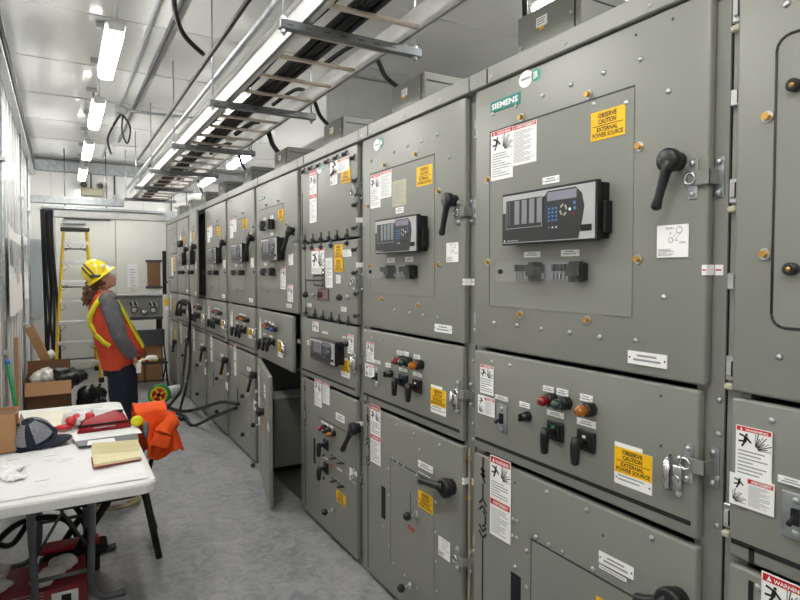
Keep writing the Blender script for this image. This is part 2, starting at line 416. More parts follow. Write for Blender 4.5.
def it_hand(par, x, y, z):
    s = St(x, (y+.025, y-.025, z+.025, z-.025)); s.disc(.025, .025, .022, GREENC, 0, 18)
    for k in range(3): s.seg(.017+.006*k, .032, .017+.006*k, .014, .004, WHITE, 1)
    s.seg(.014, .035, .034, .03, .008, WHITE, 1); s.build('round_sticker', par)
def it_info(par, x, r):
    s = St(x, r).base(WHITE); w, h = s.W, s.H
    s.disc(.72*w, .17*h, .1*w, INKG, 1); s.disc(.72*w, .17*h, .08*w, WHITE, 2); s.disc(.45*w, .47*h, .08*w, INKG, 1); s.disc(.45*w, .47*h, .06*w, WHITE, 2)
    s.seg(.66*w, .24*h, .5*w, .41*h, .012*w, INKG); s.seg(.76*w, .27*h, .55*w, .5*h, .012*w, INKG)
    s.poly([(.42, .25), (.47, .25), (.445, .3)], INK); s.poly([(.62, .46), (.68, .48), (.62, .5)], INK)
    s.fr(.28, .07, .5, .09, INKG); s.fr(.28, .11, .56, .13, INKG); s.fr(.74, .52, .9, .54, INKG); s.fr(.72, .56, .94, .58, INKG)
    s.lines(.05, .74, .62, .96, 4, INK, .3); return s.build('instruction_label', par)
def it_groove(par, x, r, full=True, th=.006):
    s = St(x, r); yL, yR, zT, zB = r
    s.box(x-.0025, x+.001, yL-th, yR, zB, zT-th, PAINT)
    s.box(x-.0012, x+.001, yL, yR, zT-th, zT, GROOVE).box(x-.0012, x+.001, yL, yL-th, zB, zT, GROOVE)
    return s.build('inset_panel', par)
def it_slit(par, x, r): return MB().box(x-.001, x+.002, r[0], r[1], r[3], r[2], MATTE).build('vent_slot', par)
def it_red(par, x, r):
    s = St(x, r); s.poly([(0, 0), (.45, .1), (.45, 1), (0, .8)], RED, 0).poly([(.55, .2), (1, .3), (1, 1), (.55, .9)], RED, 0); return s.build('red_mark', par)
def it_relay(par, x, r, p=.058):
    xf = x-p; yL, yR, zT, zB = r
    h = MB().box(xf+.004, x+.001, yL-.004, yR+.004, zB+.006, zT-.006, MATTE, .003).box(xf, xf+.02, yL, yR, zB, zT, BLACK, .003)
    h.box(xf+.02, x-.006, yR-.001, yR-.012, zB+.02, zT-.06, MATTE, .003); h.box(xf+.025, x-.001, yL+.012, yL-.003, zB+.05, zT-.08, MATTE, .003)
    o = h.build('protection_relay', par)
    f = St(xf, (yL-.006, yR+.006, zT-.008, zB+.006), .001).base(LTGREY)
    f.poly([(0, .36), (.045, .36), (.045, .12), (.5, .12), (.53, .03), (.82, .03), (.88, .16), (.905, .4), (.885, .66), (.85, .985), (0, .985)], DKGREY)
    f.fr(.02, .93, .035, .97, WHITE, 2); f.fr(.06, .94, .2, .965, INKG, 2); f.build('faceplate', o)
    d = St(xf, (yL-.006, yR+.006, zT-.008, zB+.006), .0018)
    d.fr(.045, .1, .475, .7, LTGREY).fr(.05, .11, .47, .69, DKGREY, 2)
    for i in range(4): d.fr(.155+.088*i, .13, .215+.088*i, .62, SCRN, 3)
    for i in range(14): d.fr(.065, .15+.035*i, .075, .165+.035*i, SCRN, 3).fr(.09, .15+.035*i, .1, .165+.035*i, SCRN, 3)
    d.build('status_window', o)
    d = St(xf, (yL-.006, yR+.006, zT-.008, zB+.006), .0018); d.fr(.53, .06, .83, .23, LCD); d.build('display_screen', o)
    k = St(xf, (yL-.006, yR+.006, zT-.008, zB+.006), .0018); w, hh = k.W, k.H
    for i in range(3):
        for j in range(4): k.fr(.54+.038*i, .36+.075*j, .562+.038*i, .4+.075*j, BLUE)
        k.fr(.545+.038*i, .73, .56+.038*i, .76, (BLUE, WHITE, WHITE)[i])
    for i in range(12):
        t0 = 6.2832*i/12
        if i % 3: k.seg(.7*w+.05*hh*1.6*math.cos(t0), .43*hh+.1*hh*math.sin(t0), .7*w+.05*hh*1.6*math.cos(t0+.5), .43*hh+.1*hh*math.sin(t0+.5), .04*hh, CREAM)
    k.disc(.765*w, .43*hh, .03*hh, WHITE); k.disc(.81*w, .32*hh, .035*hh, BLUE); k.disc(.815*w, .42*hh, .035*hh, BLUE); k.disc(.812*w, .53*hh, .03*hh, REDL)
    for i in range(3): k.fr(.67+.055*i, .66, .71+.055*i, .74, GROOVE)
    k.fr(.87, .74, .975, .86, MATTE); k.build('keypad', o)
    return o
def it_test(par, x, r):
    yL, yR, zT, zB = r; W = yL-yR; H = zT-zB
    b = MB().box(x-.003, x+.0005, yL-.15*W, yL-.42*W, zB+.1*H, zT-.1*H, SCRN).box(x-.003, x+.0005, yL-.5*W, yL-.88*W, zB+.1*H, zT-.1*H, SCRN)
    for i in range(20):
        if i in (9, 10, 19): continue
        a = yL-W*(.15+.042*i)
        b.box(x-.014, x-.006, a, a-W*.024, zB+.52*H, zB+.84*H, DKGREY); b.box(x-.014, x-.006, a, a-W*.02, zB+.16*H, zB+.42*H, GALV)
    o = b.build('test_switch', par)
    for f in (.44, .9):
        k = MB().box(x-.046, x-.002, yL-W*(f-.055), yL-W*(f+.055), zB+.3*H, zB+.72*H, BLACK, .003).box(x-.042, x-.002, yL-W*(f-.035), yL-W*(f+.035), zB+.04*H, zT-.04*H, MATTE, .003)
        if f > .5: k.box(x-.03, x-.002, yL-W*.93, yL-W*.985, zB+.12*H, zT-.12*H, BLACK, .003).box(x-.03, x-.004, yL-W*.9, yL-W*.95, zB+.2*H, zB+.3*H, BLACK)
        k.build('switch_blade', o)
    MB().cyl((x-.055, yL-.07*W, zB+.5*H), (x-.046, yL-.07*W, zB+.5*H), .008, BLACK, n=10).build('cover_screw', o)
    MB().box(x-.0485, x-.047, yL, yR, zB, zT, CLEAR).build('clear_cover', o)
    return o
def it_handle(par, x, hub, tip, r, p=.05):
    (y0, z0), (y1, z1) = hub, tip
    b = MB().cyl((x, y0, z0), (x-p*.55, y0, z0), r*.8, BLACK, n=20).lathe((x-p*.5, y0, z0), (-1, 0, 0), [(0, r*.95), (.004, r), (p*.45, r), (p*.55, r*.8), (p*.57, 0)], BLACK, 20)
    a = Vector((x-p*.75, y0, z0)); e = Vector((x-p*.85, y1, z1)); d = (e-a)
    b.tube([a, a+d*.25, a+d*.8, e-d*.06, e, e+d*.05], [r*.7, r*.44, r*.37, r*.46, r*.44, r*.2], BLACK, 12)
    return b.build('door_handle', par)
def it_lamp(par, x, y, z, mat, s=1.):
    b = MB().lathe((x, y, z), (-1, 0, 0), [(0, .019*s), (.024*s, .019*s), (.028*s, .016*s)], BLACK, 16)
    o = b.build('indicator_lamp', par)
    MB().lathe((x-.026*s, y, z), (-1, 0, 0), [(0, .0145*s), (.02*s, .0145*s), (.029*s, .009*s), (.031*s, 0)], mat, 14).build('lens', o); return o
def it_switch(par, x, r, col=None):
    yL, yR, zT, zB = r; yc = (yL+yR)/2; zc = (zT+zB)/2; W = yL-yR
    b = MB().box(x-.012, x, yL, yR, zB, zT, BLACK, .003).box(x-.016, x-.01, yL-.12*W, yR+.12*W, zB+.15*(zT-zB), zT-.15*(zT-zB), MATTE, .002)
    b.box(x-.0175, x-.015, yc+.006, yc-.006, zT-.35*(zT-zB), zT-.2*(zT-zB), col or SCRN)
    o = b.build('selector_switch', par)
    g = MB().cyl((x-.014, yc, zc), (x-.052, yc, zc), .012, BLACK, n=10)
    g.tube([(x-.05, yc, zc+.016), (x-.052, yc, zc-.005), (x-.053, yc, zc-.035), (x-.053, yc, zc-.062), (x-.053, yc, zc-.067)], [.011, .0155, .0145, .0125, .006], BLACK, 10)
    g.build('pistol_grip', o); return o
def it_toggle(par, x, r):
    yL, yR, zT, zB = r; yc = (yL+yR)/2; zc = (zT+zB)/2
    o = MB().box(x-.006, x, yL, yR, zB, zT, GALV, .004, seg=2).build('toggle_plate', par)
    MB().box(x-.012, x-.004, yc+.008, yc-.008, zc-.018, zc+.018, MATTE).tube([(x-.008, yc, zc), (x-.035, yc, zc-.01)], [.005, .006], MATTE, 8).build('toggle', o)
    for dz in (.35, -.35): put('screw', 'screw', x-.006, yc, zc+dz*(zT-zB), o)
def it_knob(par, x, y, z, r=.016):
    b = MB().lathe((x, y, z), (-1, 0, 0), [(0, r*1.1), (.012, r*1.1), (.014, r), (.035, r*.85), (.037, 0)], BLACK, 14); b.box(x-.045, x-.03, y-.004, y+.004, z-r*.8, z+r*.8, MATTE, .002)
    b.build('key_switch', par)
def it_mimic(par, x, segs, w=.014):
    b = St(x, (0, -1, 0, -1), .0006)
    for (y0, z0, y1, z1) in segs: b.seg(-y0, -z0, -y1, -z1, w, INK, 0)
    return b.build('mimic_line', par)
def mimic_sym(y, zt, zb, marks):
    s = []; cur = zt
    for (zz, k) in marks:
        d = .022
        if k == 'up': s += [(y, zz, y+d, zz-d), (y, zz, y-d, zz-d)]
        elif k == 'dn': s += [(y, zz, y+d, zz+d), (y, zz, y-d, zz+d)]
        elif k == 'z': s += [(y-d*.6, zz+.012, y+d*.6, zz+.02), (y+d*.6, zz+.02, y-d*.6, zz-.008), (y-d*.6, zz-.008, y+d*.6, zz-.0), (y+d*.6, zz, y-d*.6, zz-.03)]
        elif k == 'c':
            for i in range(4):
                t0 = 1.5-i*.78; t1 = t0-.78
                s.append((y-.018*math.cos(t0), zz+.03*math.sin(t0), y-.018*math.cos(t1), zz+.03*math.sin(t1)))
    return s
def it_clamp(par, x, y, z, ang=0):
    b = MB().cyl((x, y, z), (x-.026, y, z), .006, GALVD, n=8).cyl((x-.012, y, z), (x-.022, y, z), .012, GALVD, n=6, smooth=False)
    d = Vector((0, math.cos(ang), math.sin(ang)))*.04
    b.tube([Vector((x-.01, y, z))-d*.4, Vector((x-.01, y, z))+d], .0055, GALVD, 6); return b.build('clamp_bolt', par)
def it_paddle(par, x, y, z, h=.1, tagm=None):
    b = MB().tube([(x, y+.022, z+h*.44), (x-.014, y+.022, z+h*.38), (x-.018, y+.022, z), (x-.014, y+.022, z-h*.38), (x, y+.022, z-h*.44)], [.005, .009, .0095, .009, .005], CHROME if tagm is None else tagm, 10)
    b.box(x-.018, x, y+.008, y-.018, z-h*.38, z+h*.3, CHROME, .006, seg=2); b.cyl((x-.016, y-.006, z-.005), (x-.022, y-.006, z-.005), .009, CHROME, n=14)
    b.ball((x-.004, y-.007, z+h*.46), .009, ZINC, 10, 6); b.ball((x-.006, y-.007, z-h*.46), .009, ZINC, 10, 6)
    return b.build('paddle_latch', par)
def it_hasp(par, y, z, yf):
    # padlock strap bridging the door edge (y) and the frame strip (yf, nearer)
    b = MB().box(XD-.004, XD, y+.02, y-.004, z-.05, z+.05, GALV, .001)
    for dz in (.038, -.038): b.ball((XD-.006, y+.008, z+dz), (.006, .008, .008), ZINC, 10, 6); b.ball((XF-.008, yf, z+dz), (.006, .008, .008), ZINC, 10, 6)
    b.tube([Vector((XD-.014, y+.010+.014*math.cos(t), z+.014*math.sin(t))) for t in [i*.5236 for i in range(12)]], .0045, CHROME, 6, closed=True)
    b.box(XD-.012, XD-.007, y+.012, yf, z-.018, z+.018, PAINT, .001).box(XD-.012, XF, yf+.004, yf, z-.018, z+.018, PAINT, .001).box(XF-.004, XF, yf+.012, yf-.012, z-.05, z+.05, GALV, .001)
    return b.build('hasp', par)
def it_redtag(par, y, z):
    s = St(XD, (y+.012, y, z+.013, z-.013)).base(WHITE); s.fr(.2, .42, .95, .56, RED)
    s.box(XD-.0012, XF, y, y-.0012, z-.013, z+.013, WHITE)
    s2 = St(XF, (y-.004, y-.024, z+.013, z-.013)).base(WHITE); s2.fr(.1, .42, .8, .56, RED)
    s.v, n = s.v, len(s.v); o = n
    s.add(s2.v, s2.f, WHITE); 
    k = s.mi(RED)
    s.m[-1] = k
    return s.build('seal_tag', par)
# ------------------------------------------------------------------ cabinet shell
Z0, ZLO, ZM0, ZM1, ZU0, ZU1, ZH = .03, .905, .925, 1.303, 1.318, 2.28, 2.345
def shell(k, label, near=None):
    yL = DL[k]+.03; yR = DRR[k]-.037
    t = thing('switchgear_cabinet', (XF, (yL+yR)/2, 0), label, 'switchgear cabinet', 'row of grey switchgear cabinets')
    b = MB()
    XB = 2.9
    b.box(XF+.03, XB, yL-.003, yL-.02, 0, ZH-.013, PAINT).box(XF+.03, XB, yR, yR+.018, 0, ZH-.013, PAINT)      # sides
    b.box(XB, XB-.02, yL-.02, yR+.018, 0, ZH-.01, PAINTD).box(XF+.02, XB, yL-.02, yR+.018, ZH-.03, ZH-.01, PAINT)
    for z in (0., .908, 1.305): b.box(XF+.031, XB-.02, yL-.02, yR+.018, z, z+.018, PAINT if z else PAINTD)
    b.box(XF, XF+.03, yL-.003, DL[k]-.03, .0, ZH-.012, PAINT, .002)                                   # far stile
    b.box(XF, XF+.03, yR, DRR[k]+.04, .0, ZH-.012, PAINT, .002)                                       # near stile
    b.box(XF+.002, XF+.028, DL[k]-.03, DRR[k]+.02, 2.265, ZH-.012, PAINT)
    b.box(XF-.0015, XF+.004, yR-.0005, yR+.003, 0, ZU1, GROOVE)
    b.build('body', t)
    # header strip
    h = MB().box(XD-.012, XF, yL-.004, yR+.002, ZU1+.004, ZH, PAINT, .004); h.box(XF, XF+.12, yL-.004, yR+.002, ZH-.012, ZH, PAINT, .003)
    h.box(XD-.014, XD-.011, yL-.11, yL-.116, ZU1+.006, ZH-.004, GROOVE)
    for q in (.05, .14, .5, .8): h.ball((XD-.012, yL-q*(yL-yR), (ZU1+ZH)/2-.008), (.004, .006, .006), ZINC, 8, 5)
    h.build('header_strip', t)
    # pull box on the roof
    yb0, yb1 = DL[k]-.09, DL[k]-.4
    p = MB().box(1.5, 1.98, yb0, yb1, ZH-.012, 2.545, PAINT, .003); p.box(1.498, 1.5, yb1+.022, yb1+.028, ZH, 2.54, GROOVE)
    p.box(1.515, 1.95, yb1, yb1-.002, 2.505, 2.51, GROOVE); p.ball((1.497, yb0-.02, 2.43), (.004, .007, .007), ZINC, 8, 5); p.ball((1.497, yb1+.04, 2.47), (.004, .007, .007), ZINC, 8, 5)
    o = p.build('roof_box', t)
    s = St(1.5, (yb0-.1, yb0-.155, 2.51, 2.475)).base(WHITE); s.lines(.1, .2, .9, .9, 3); s.fr(.25, 1.02, .75, 1.35, YEL, 0); s.build('roof_box_label', o)
    return t, yL, yR
def door(k, t, name, z0, z1, hinge=False):
    b = MB().box(XD, XD+.028, DL[k], DRR[k]+(.014 if z1 < 1.31 else 0), z0, z1, PAINT, .007, seg=2)
    return b.build(name, t, org=(XF, DL[k], z0) if hinge else None)
def hinges(k, t, zs, yR=None):
    for z in zs:
        b = MB().box(XF-.012, XF, DL[k]+.026, DL[k]+.002, z-.03, z+.03, ZINC, .003).box(XF-.022, XF-.01, DL[k]+.02, DL[k]+.004, z-.018, z+.018, LTGREY, .003).box(XF-.023, XF-.008, DL[k]+.006, DL[k]+.001, z-.018, z+.018, MATTE)
        b.box(XF-.02, XF, DL[k]+.026, DL[k]+.004, z-.052, z-.036, CREAM, .004)
        b.build('hinge', t)
def yz(u, v, dy=0, x=XD): p = at_x(u, v, x); return fit(p.y, dy), p.z
def items(par, L, dy=0):
    for it in L:
        k = it[0]; a = it[1:]
        if k in ('warn', 'avert', 'wide', 'paper', 'yel', 'yelw', 'np', 'sign', 'info', 'groove', 'slit', 'red', 'test', 'switch', 'toggle', 'relay', 'cream', 'view'):
            x = XD-.003 if k in ('np', 'yel', 'warn', 'avert', 'paper') and len(a) > 4 and a[4] == 'p' else XD
            p = .058
            if k == 'relay': r = rect_px(*a[:4], XD-p, dy)
            else: r = rect_px(*a[:4], x, dy)
            if k == 'warn': it_warn(par, XD-.0025, r, *(a[4:]))
            elif k == 'avert': it_avert(par, XD-.0025, r)
            elif k == 'wide': it_wide(par, XD-.004, r)
            elif k == 'paper': it_paper(par, XD-.0025, r)
            elif k == 'cream': it_paper(par, XD-.0025, r, 'certificate_label', CREAM, 8)
            elif k == 'yel': it_yel(par, XD-.0025, r)
            elif k == 'yelw': it_yelw(par, XD, r)
            elif k == 'np': it_np(par, XD-.0025, r)
            elif k == 'sign': it_sign(par, XD, r)
            elif k == 'info': it_info(par, XD-.0025, r)
            elif k == 'groove': it_groove(par, XD, r)
            elif k == 'slit': it_slit(par, XD, r)
            elif k == 'red': it_red(par, XD-.003, r)
            elif k == 'test': it_test(par, XD-.0025, r)
            elif k == 'switch': it_switch(par, XD, r, *(a[4:]))
            elif k == 'toggle': it_toggle(par, XD, r)
            elif k == 'relay': it_relay(par, XD, r, p)
            elif k == 'view':
                MB().box(XD-.006, XD, r[0], r[1], r[3], r[2], VIEWG, .001).build('viewing_window', par)
        elif k == 'bolt':
            for (u, v) in a: y, z = yz(u, v, dy, XD-.012); put('bolt', 'brass_bolt', XD, y, z, par)
        elif k == 'screw':
            for (u, v) in a: y, z = yz(u, v, dy); put('screw', 'screw', XD, y, z, par)
        elif k == 'hole':
            for (u, v) in a: y, z = yz(u, v, dy); put('hole', 'plug', XD, y, z, par)
        elif k == 'ball':
            for (u, v) in a: y, z = yz(u, v, dy, XD-.05); put('ball', 'ball_knob', XD, y, z, par)
        elif k == 'handle':
            hub = yz(a[0], a[1], dy, XD-.045); tip = yz(a[2], a[3], dy, XD-.045); it_handle(par, XD, hub, tip, a[4] if len(a) > 4 else .04)
        elif k == 'lamp':
            y, z = yz(a[0], a[1], dy, XD-.045); it_lamp(par, XD, y, z, a[2], a[3] if len(a) > 3 else 1.)
        elif k == 'knob': y, z = yz(a[0], a[1], dy, XD-.02); it_knob(par, XD, y, z)
        elif k == 'paddle':
            y, z = yz(a[0], a[1], dy, XD-.015); it_paddle(par, XD, y, z, a[2] if len(a) > 2 else .1, a[3] if len(a) > 3 else None)
        elif k == 'oval': y, z = yz(a[0], a[1], dy); it_oval(par, XD, y, z)
        elif k == 'hand': y, z = yz(a[0], a[1], dy); it_hand(par, XD, y, z)
        elif k == 'clamp':
            for (u, v, ang) in a: y, z = yz(u, v, dy, XD-.015); it_clamp(par, XD, y, z, ang)
        elif k == 'lock':
            y, z = yz(a[0], a[1], dy); MB().lathe((XD, y, z), (-1, 0, 0), [(0, .014), (.02, .014), (.022, .006), (.018, .004)], BLACK, 14).lathe((XD-.018, y, z), (-1, 0, 0), [(0, .006), (.006, .005)], BRASS, 8).build('cam_lock', par)
        elif k == 'cover':
            r = rect_px(*a[:4], XD, dy); MB().box(XD-.012, XD, r[0], r[1], r[3], r[2], CLEAR, .002).build('clear_cover', par)
def stripe(par, k, z=.962, stub=True):
    s = [(DL[k]-.006, z, DRR[k]+.03, z)]
    if stub: s.append((DL[k]-.055, z, DL[k]-.055, z-.034))
    it_mimic(par, XD, s, .013)
def frame_screws(k, t, zs):
    for z in zs: put('screw', 'screw', XF, DRR[k]-.02, z, t)
MK = [(.835, 'z'), (.74, 'up'), (.715, 'up'), (.665, 'c'), (.615, 'dn'), (.59, 'dn')]
def low_mimic(par, k, marks=MK, top=.9, bot=.05):
    y = DL[k]-.055
    segs = [(y, top, y, .82), (y, .80, y, .735), (y, .585, y, bot)]
    it_mimic(par, XD, segs+mimic_sym(y, top, bot, marks), .009)
# S0 ------------------------------------------------
t, yL, yR = shell(0, 'grey switchgear cabinet cut off by the right edge, white warning stickers on its middle door')
d = door(0, t, 'upper_door', ZU0, ZU1)
yA, zA = yz(777, 38); yB, zB = yz(772, 327); yA = (yA+yB)/2
g = St(XD, (yA, -.09, zA, zB)); 
rr = .03
path = [(-.02, zA)] + [(yA-rr+rr*math.sin(a), zA-rr+rr*math.cos(a)) for a in (0, .39, .785, 1.18, 1.57)] + [(yA-rr+rr*math.cos(a), zB+rr-rr*math.sin(a)) for a in (0, .39, .785, 1.18, 1.57)] + [(-.02, zB)]
pm = MB()
pm.add([(XD-.0015, p[0], p[1]) for p in path], [list(range(len(path)))], PAINT)
for i in range(len(path)-1):
    p, q = path[i], path[i+1]
    pm.tube([(XD-.001, p[0], p[1]), (XD-.001, q[0], q[1])], .0035, GROOVE, 6)
pm.build('inset_panel', d)
items(d, [('screw', (787, 4), (779.5, 357)), ('bolt', (765, 116), (762, 254)), ('cover', 793, 66, 803, 80), ('cover', 793, 92, 803, 105), ('lock', 797, 86), ('cover', 790, 253, 803, 288), ('lock', 793.5, 269)])
d = door(0, t, 'middle_door', ZM0, ZM1)
items(d, [('screw', (772, 420.5)), ('warn', 737, 424, 772, 490), ('wide', 731, 471, 775, 517), ('np', 779, 474, 806, 489), ('toggle', 783, 489, 812, 545)])
stripe(d, 0)
d = door(0, t, 'lower_door', Z0, ZLO)
items(d, [('screw', (758, 587)), ('warn', 762.5, 570, 808, 690)])
it_mimic(d, XD, [(DL[0]-.055, .885, DL[0]-.055, .05)], .012)
hinges(0, t, [at_x(728, v, XF).z for v in (15, 192, 367, 514)])
for v in (101, 281):
    z = at_x(728, v, XF).z; MB().box(XF-.018, XF, DL[0]+.024, DL[0]+.002, z-.02, z+.02, ZINC, .003).box(XF-.02, XF-.002, DL[0]+.006, DL[0]+.001, z-.016, z+.016, MATTE).build('latch_pin', t)
# S1 ------------------------------------------------
t, yL, yR = shell(1, 'nearest fully visible grey cabinet, with the large teal maker sign and wide black relay')
d = door(1, t, 'upper_door', ZU0, ZU1)
items(d, [('groove', 490, 132, 632, 317), ('sign', 491, 103, 520.5, 103), ('oval', 526, 79), ('hand', 536, 74.5),
  ('warn', 492, 133, 513.5, 177), ('avert', 513.5, 127, 537, 161), ('yel', 592, 114, 626, 134),
  ('bolt', (519, 117), (586, 94), (637, 146), (486, 179.5), (486, 262), (635.5, 259), (518, 314), (585, 320)),
  ('screw', (543, 95.6), (571, 84.6), (604, 72.6), (641, 59), (669, 91), (494, 323), (517, 325.5), (541.5, 329), (570, 332.5), (600, 337), (636, 340.5), (664, 297), (594.5, 104), (626.5, 103), (493, 114), (516, 106)),
  ('hole', (636, 35), (673, 19)), ('relay', 502, 195, 596.5, 240), ('np', 543.5, 178, 560, 182), ('np', 525, 252, 541, 257), ('np', 562, 250, 580, 256),
  ('test', 507, 262, 591, 283), ('handle', 667, 160, 655, 208, .03), ('info', 658, 226, 689, 257), ('np', 629, 350, 668, 369)])
d = door(1, t, 'middle_door', ZM0, ZM1)
items(d, [('warn', 481, 364, 494, 396), ('wide', 479, 394, 495.5, 418), ('toggle', 498, 403, 507.5, 434), ('np', 496, 394, 508.5, 402), ('knob', 524, 417), ('np', 520.5, 401, 530.5, 409),
  ('lamp', 543, 401, REDL, 1.15), ('np', 544, 385, 554.5, 393), ('lamp', 557, 404.5, GRNL, 1.15), ('np', 557.5, 387.5, 569, 397), ('lamp', 581, 411, AMBL, 1.15), ('np', 581, 393, 593.5, 403),
  ('np', 548, 409, 564.5, 419), ('switch', 549, 419, 564.5, 443, GREENC), ('np', 578, 417, 596.5, 429), ('switch', 579, 428, 596.5, 454, WHITE),
  ('yelw', 615, 441, 652, 496), ('paddle', 674.5, 476, .1), ('screw', (492, 362), (510, 365)), ('hole', (661, 396), (661, 446))])
stripe(d, 1, stub=False)
d = door(1, t, 'lower_door', Z0, ZLO)
items(d, [('warn', 491, 454, 511, 545, .54), ('slit', 511, 571, 520, 690), ('groove', 531, 538, 690, 800),
  ('screw', (536, 537), (549, 544.5), (563, 552), (593, 569), (527, 551), (527, 587), (547, 492), (587, 510), (515, 567), (517, 521), (513, 519.5), (517, 538), (512.5, 535.5), (652, 538)),
  ('hole', (603, 535.5), (515, 483)), ('np', 600, 550, 634.5, 580), ('yel', 597, 595, 640, 650), ('handle', 668, 604, 636, 600, .04)])
s = St(XD-.0025, rect_px(600, 564, 627, 582, XD)); s.base(WHITE); s.fr(.05, .3, .95, .6, INKG); s.build('nameplate', d)
low_mimic(d, 1)
hinges(1, t, [2.16, 1.86, 1.42, .55])
yf = DRR[1]-.012
it_hasp(t, DRR[1]+.03, at_x(700, 178, XD).z, yf); it_hasp(t, DRR[1]+.03, at_x(692, 464, XD).z, yf); it_redtag(t, DRR[1], at_x(706, 270, XD).z)
frame_screws(1, t, [1.285, 1.2, 1.09, .97, .6])
# S2 ------------------------------------------------
t, yL, yR = shell(2, 'grey cabinet just beyond the nearest one, beige certificate beside its upper warning stickers')
d = door(2, t, 'upper_door', ZU0, ZU1)
items(d, [('groove', 370, 174, 434.5, 297), ('oval', 377, 145), ('hand', 381.5, 142), ('warn', 371, 176, 381, 207), ('avert', 381, 172.5, 392, 196.5), ('cream', 393, 182, 407, 204.5), ('np', 396.5, 208, 404.5, 212.5),
  ('yel', 417.5, 168, 433, 183.5), ('bolt', (383, 165), (414, 154), (436.5, 191), (367, 206), (368.5, 266), (436.5, 264.5), (380, 299), (416, 305)),
  ('screw', (371, 161), (394, 152), (407.5, 146), (421.5, 141), (437.5, 134.5), (449.5, 157.5), (410, 313), (423, 315), (438, 317.5), (395, 310)), ('relay', 375, 220.5, 417, 252), ('np', 388, 258, 395.5, 262.5), ('np', 406, 257, 414, 261.5),
  ('test', 377, 265, 419.5, 279.5), ('handle', 446, 200, 441, 234, .03), ('info', 447, 243, 459, 262), ('np', 435.5, 323.5, 452.5, 334)])
d = door(2, t, 'middle_door', ZM0, ZM1)
items(d, [('warn', 367, 341, 374.5, 363), ('wide', 366, 363, 375, 378.5), ('toggle', 375.5, 366, 380, 387), ('np', 375, 359.5, 381, 364.5), ('knob', 388, 374), ('np', 386.5, 362.5, 391.5, 368),
  ('lamp', 396, 361, REDL, 1.2), ('lamp', 402, 362.5, GRNL, 1.2), ('lamp', 413, 365.5, AMBL, 1.2), ('np', 397.5, 350, 403, 355.5), ('np', 404, 351, 409.5, 356.5), ('np', 414.5, 354, 420.5, 359.5), ('np', 400, 367, 408, 372.5), ('np', 414, 371.5, 422.5, 377.5),
  ('switch', 400, 373, 408.5, 388, GREENC), ('switch', 414, 378, 422.5, 394, WHITE), ('yelw', 431, 384, 446, 417), ('paddle', 454.5, 401, .09), ('screw', (372, 338), (382, 339.5))])
stripe(d, 2)
d = door(2, t, 'lower_door', Z0, ZLO)
items(d, [('warn', 371, 403, 381, 466.5, .52), ('np', 419, 459.5, 433.5, 474), ('handle', 443, 488.5, 420, 480.5, .04), ('yel', 419, 489, 433.5, 515), ('ball', (408, 516), (402, 588)), ('red', 409, 524, 415, 533),
  ('slit', 381.5, 485.5, 385.5, 520), ('groove', 390.5, 458, 434, 600), ('info', 439, 535, 450.5, 562.5),
  ('screw', (397, 425), (414, 434), (440, 445), (420, 450), (393, 458.5), (398, 462), (404, 466), (417, 475), (388.5, 469), (389, 495), (436, 502), (436, 532), (436, 562), (383, 526), (389.5, 546), (394, 563), (405, 575), (418, 588), (437, 591))])
s = St(XD-.0025, rect_px(419, 471, 431, 478.5, XD)); s.base(WHITE); s.fr(.05, .3, .95, .6, INKG); s.build('nameplate', d)
y_, z_ = yz(411, 510); it_mimic(d, XD-.003, [(y_, z_+.08, y_, z_-.05)], .006)
low_mimic(d, 2)
hinges(2, t, [2.16, 1.86, 1.6, 1.42, .55])
yf = DRR[2]-.012
it_hasp(t, DRR[2]+.03, at_x(462, 212, XD).z, yf); it_hasp(t, DRR[2]+.03, at_x(463, 394, XD).z, yf); it_hasp(t, DRR[2]+.03, at_x(455, 556, XD).z, yf); it_redtag(t, DRR[2], at_x(466, 282, XD).z); it_redtag(t, DRR[2], at_x(459, 479, XD).z)
frame_screws(2, t, [1.25, 1.13, 1.0, .94])
MB().box(XF-.014, XF, DRR[2]-.004, DRR[2]-.013, .05, .9, GASKET, .003).build('door_gasket', t)
for z in (.2, .45, .7, .86): put('bolt', 'brass_bolt', XF-.004, DRR[2]-.003, z, t)
# S3 ------------------------------------------------
t, yL, yR = shell(3, 'grey cabinet with bolted double upper doors and a small brown viewing window')
zs = at_x(345, 239, XD).z
d = door(3, t, 'upper_door', zs+.006, ZU1)
items(d, [('warn', 310, 172, 317.3, 222, .46), ('oval', 319.5, 169), ('hand', 323, 166.5), ('wide', 331, 163, 350, 169.5), ('wide', 331, 174, 338, 184), ('yel', 342, 168.5, 351, 181.5),
  ('clamp', (302, 172, 2.6), (309, 169, 2.8), (317, 166, 2.8), (325, 162.5, 2.8), (334, 158.5, 2.8), (343, 154.5, 2.8), (351, 158.5, 2.8), (353, 205.5, 2.9), (353, 228.5, 2.9), (353, 181, 2.9), (304, 241, 1.6), (312, 240, 1.6), (320, 239, 1.6), (328, 238, 1.6), (336, 237, 1.6), (346, 236, 1.6)), ('slit', 302, 193, 302.8, 238)])
d = door(3, t, 'centre_door', ZU0, zs-.006)
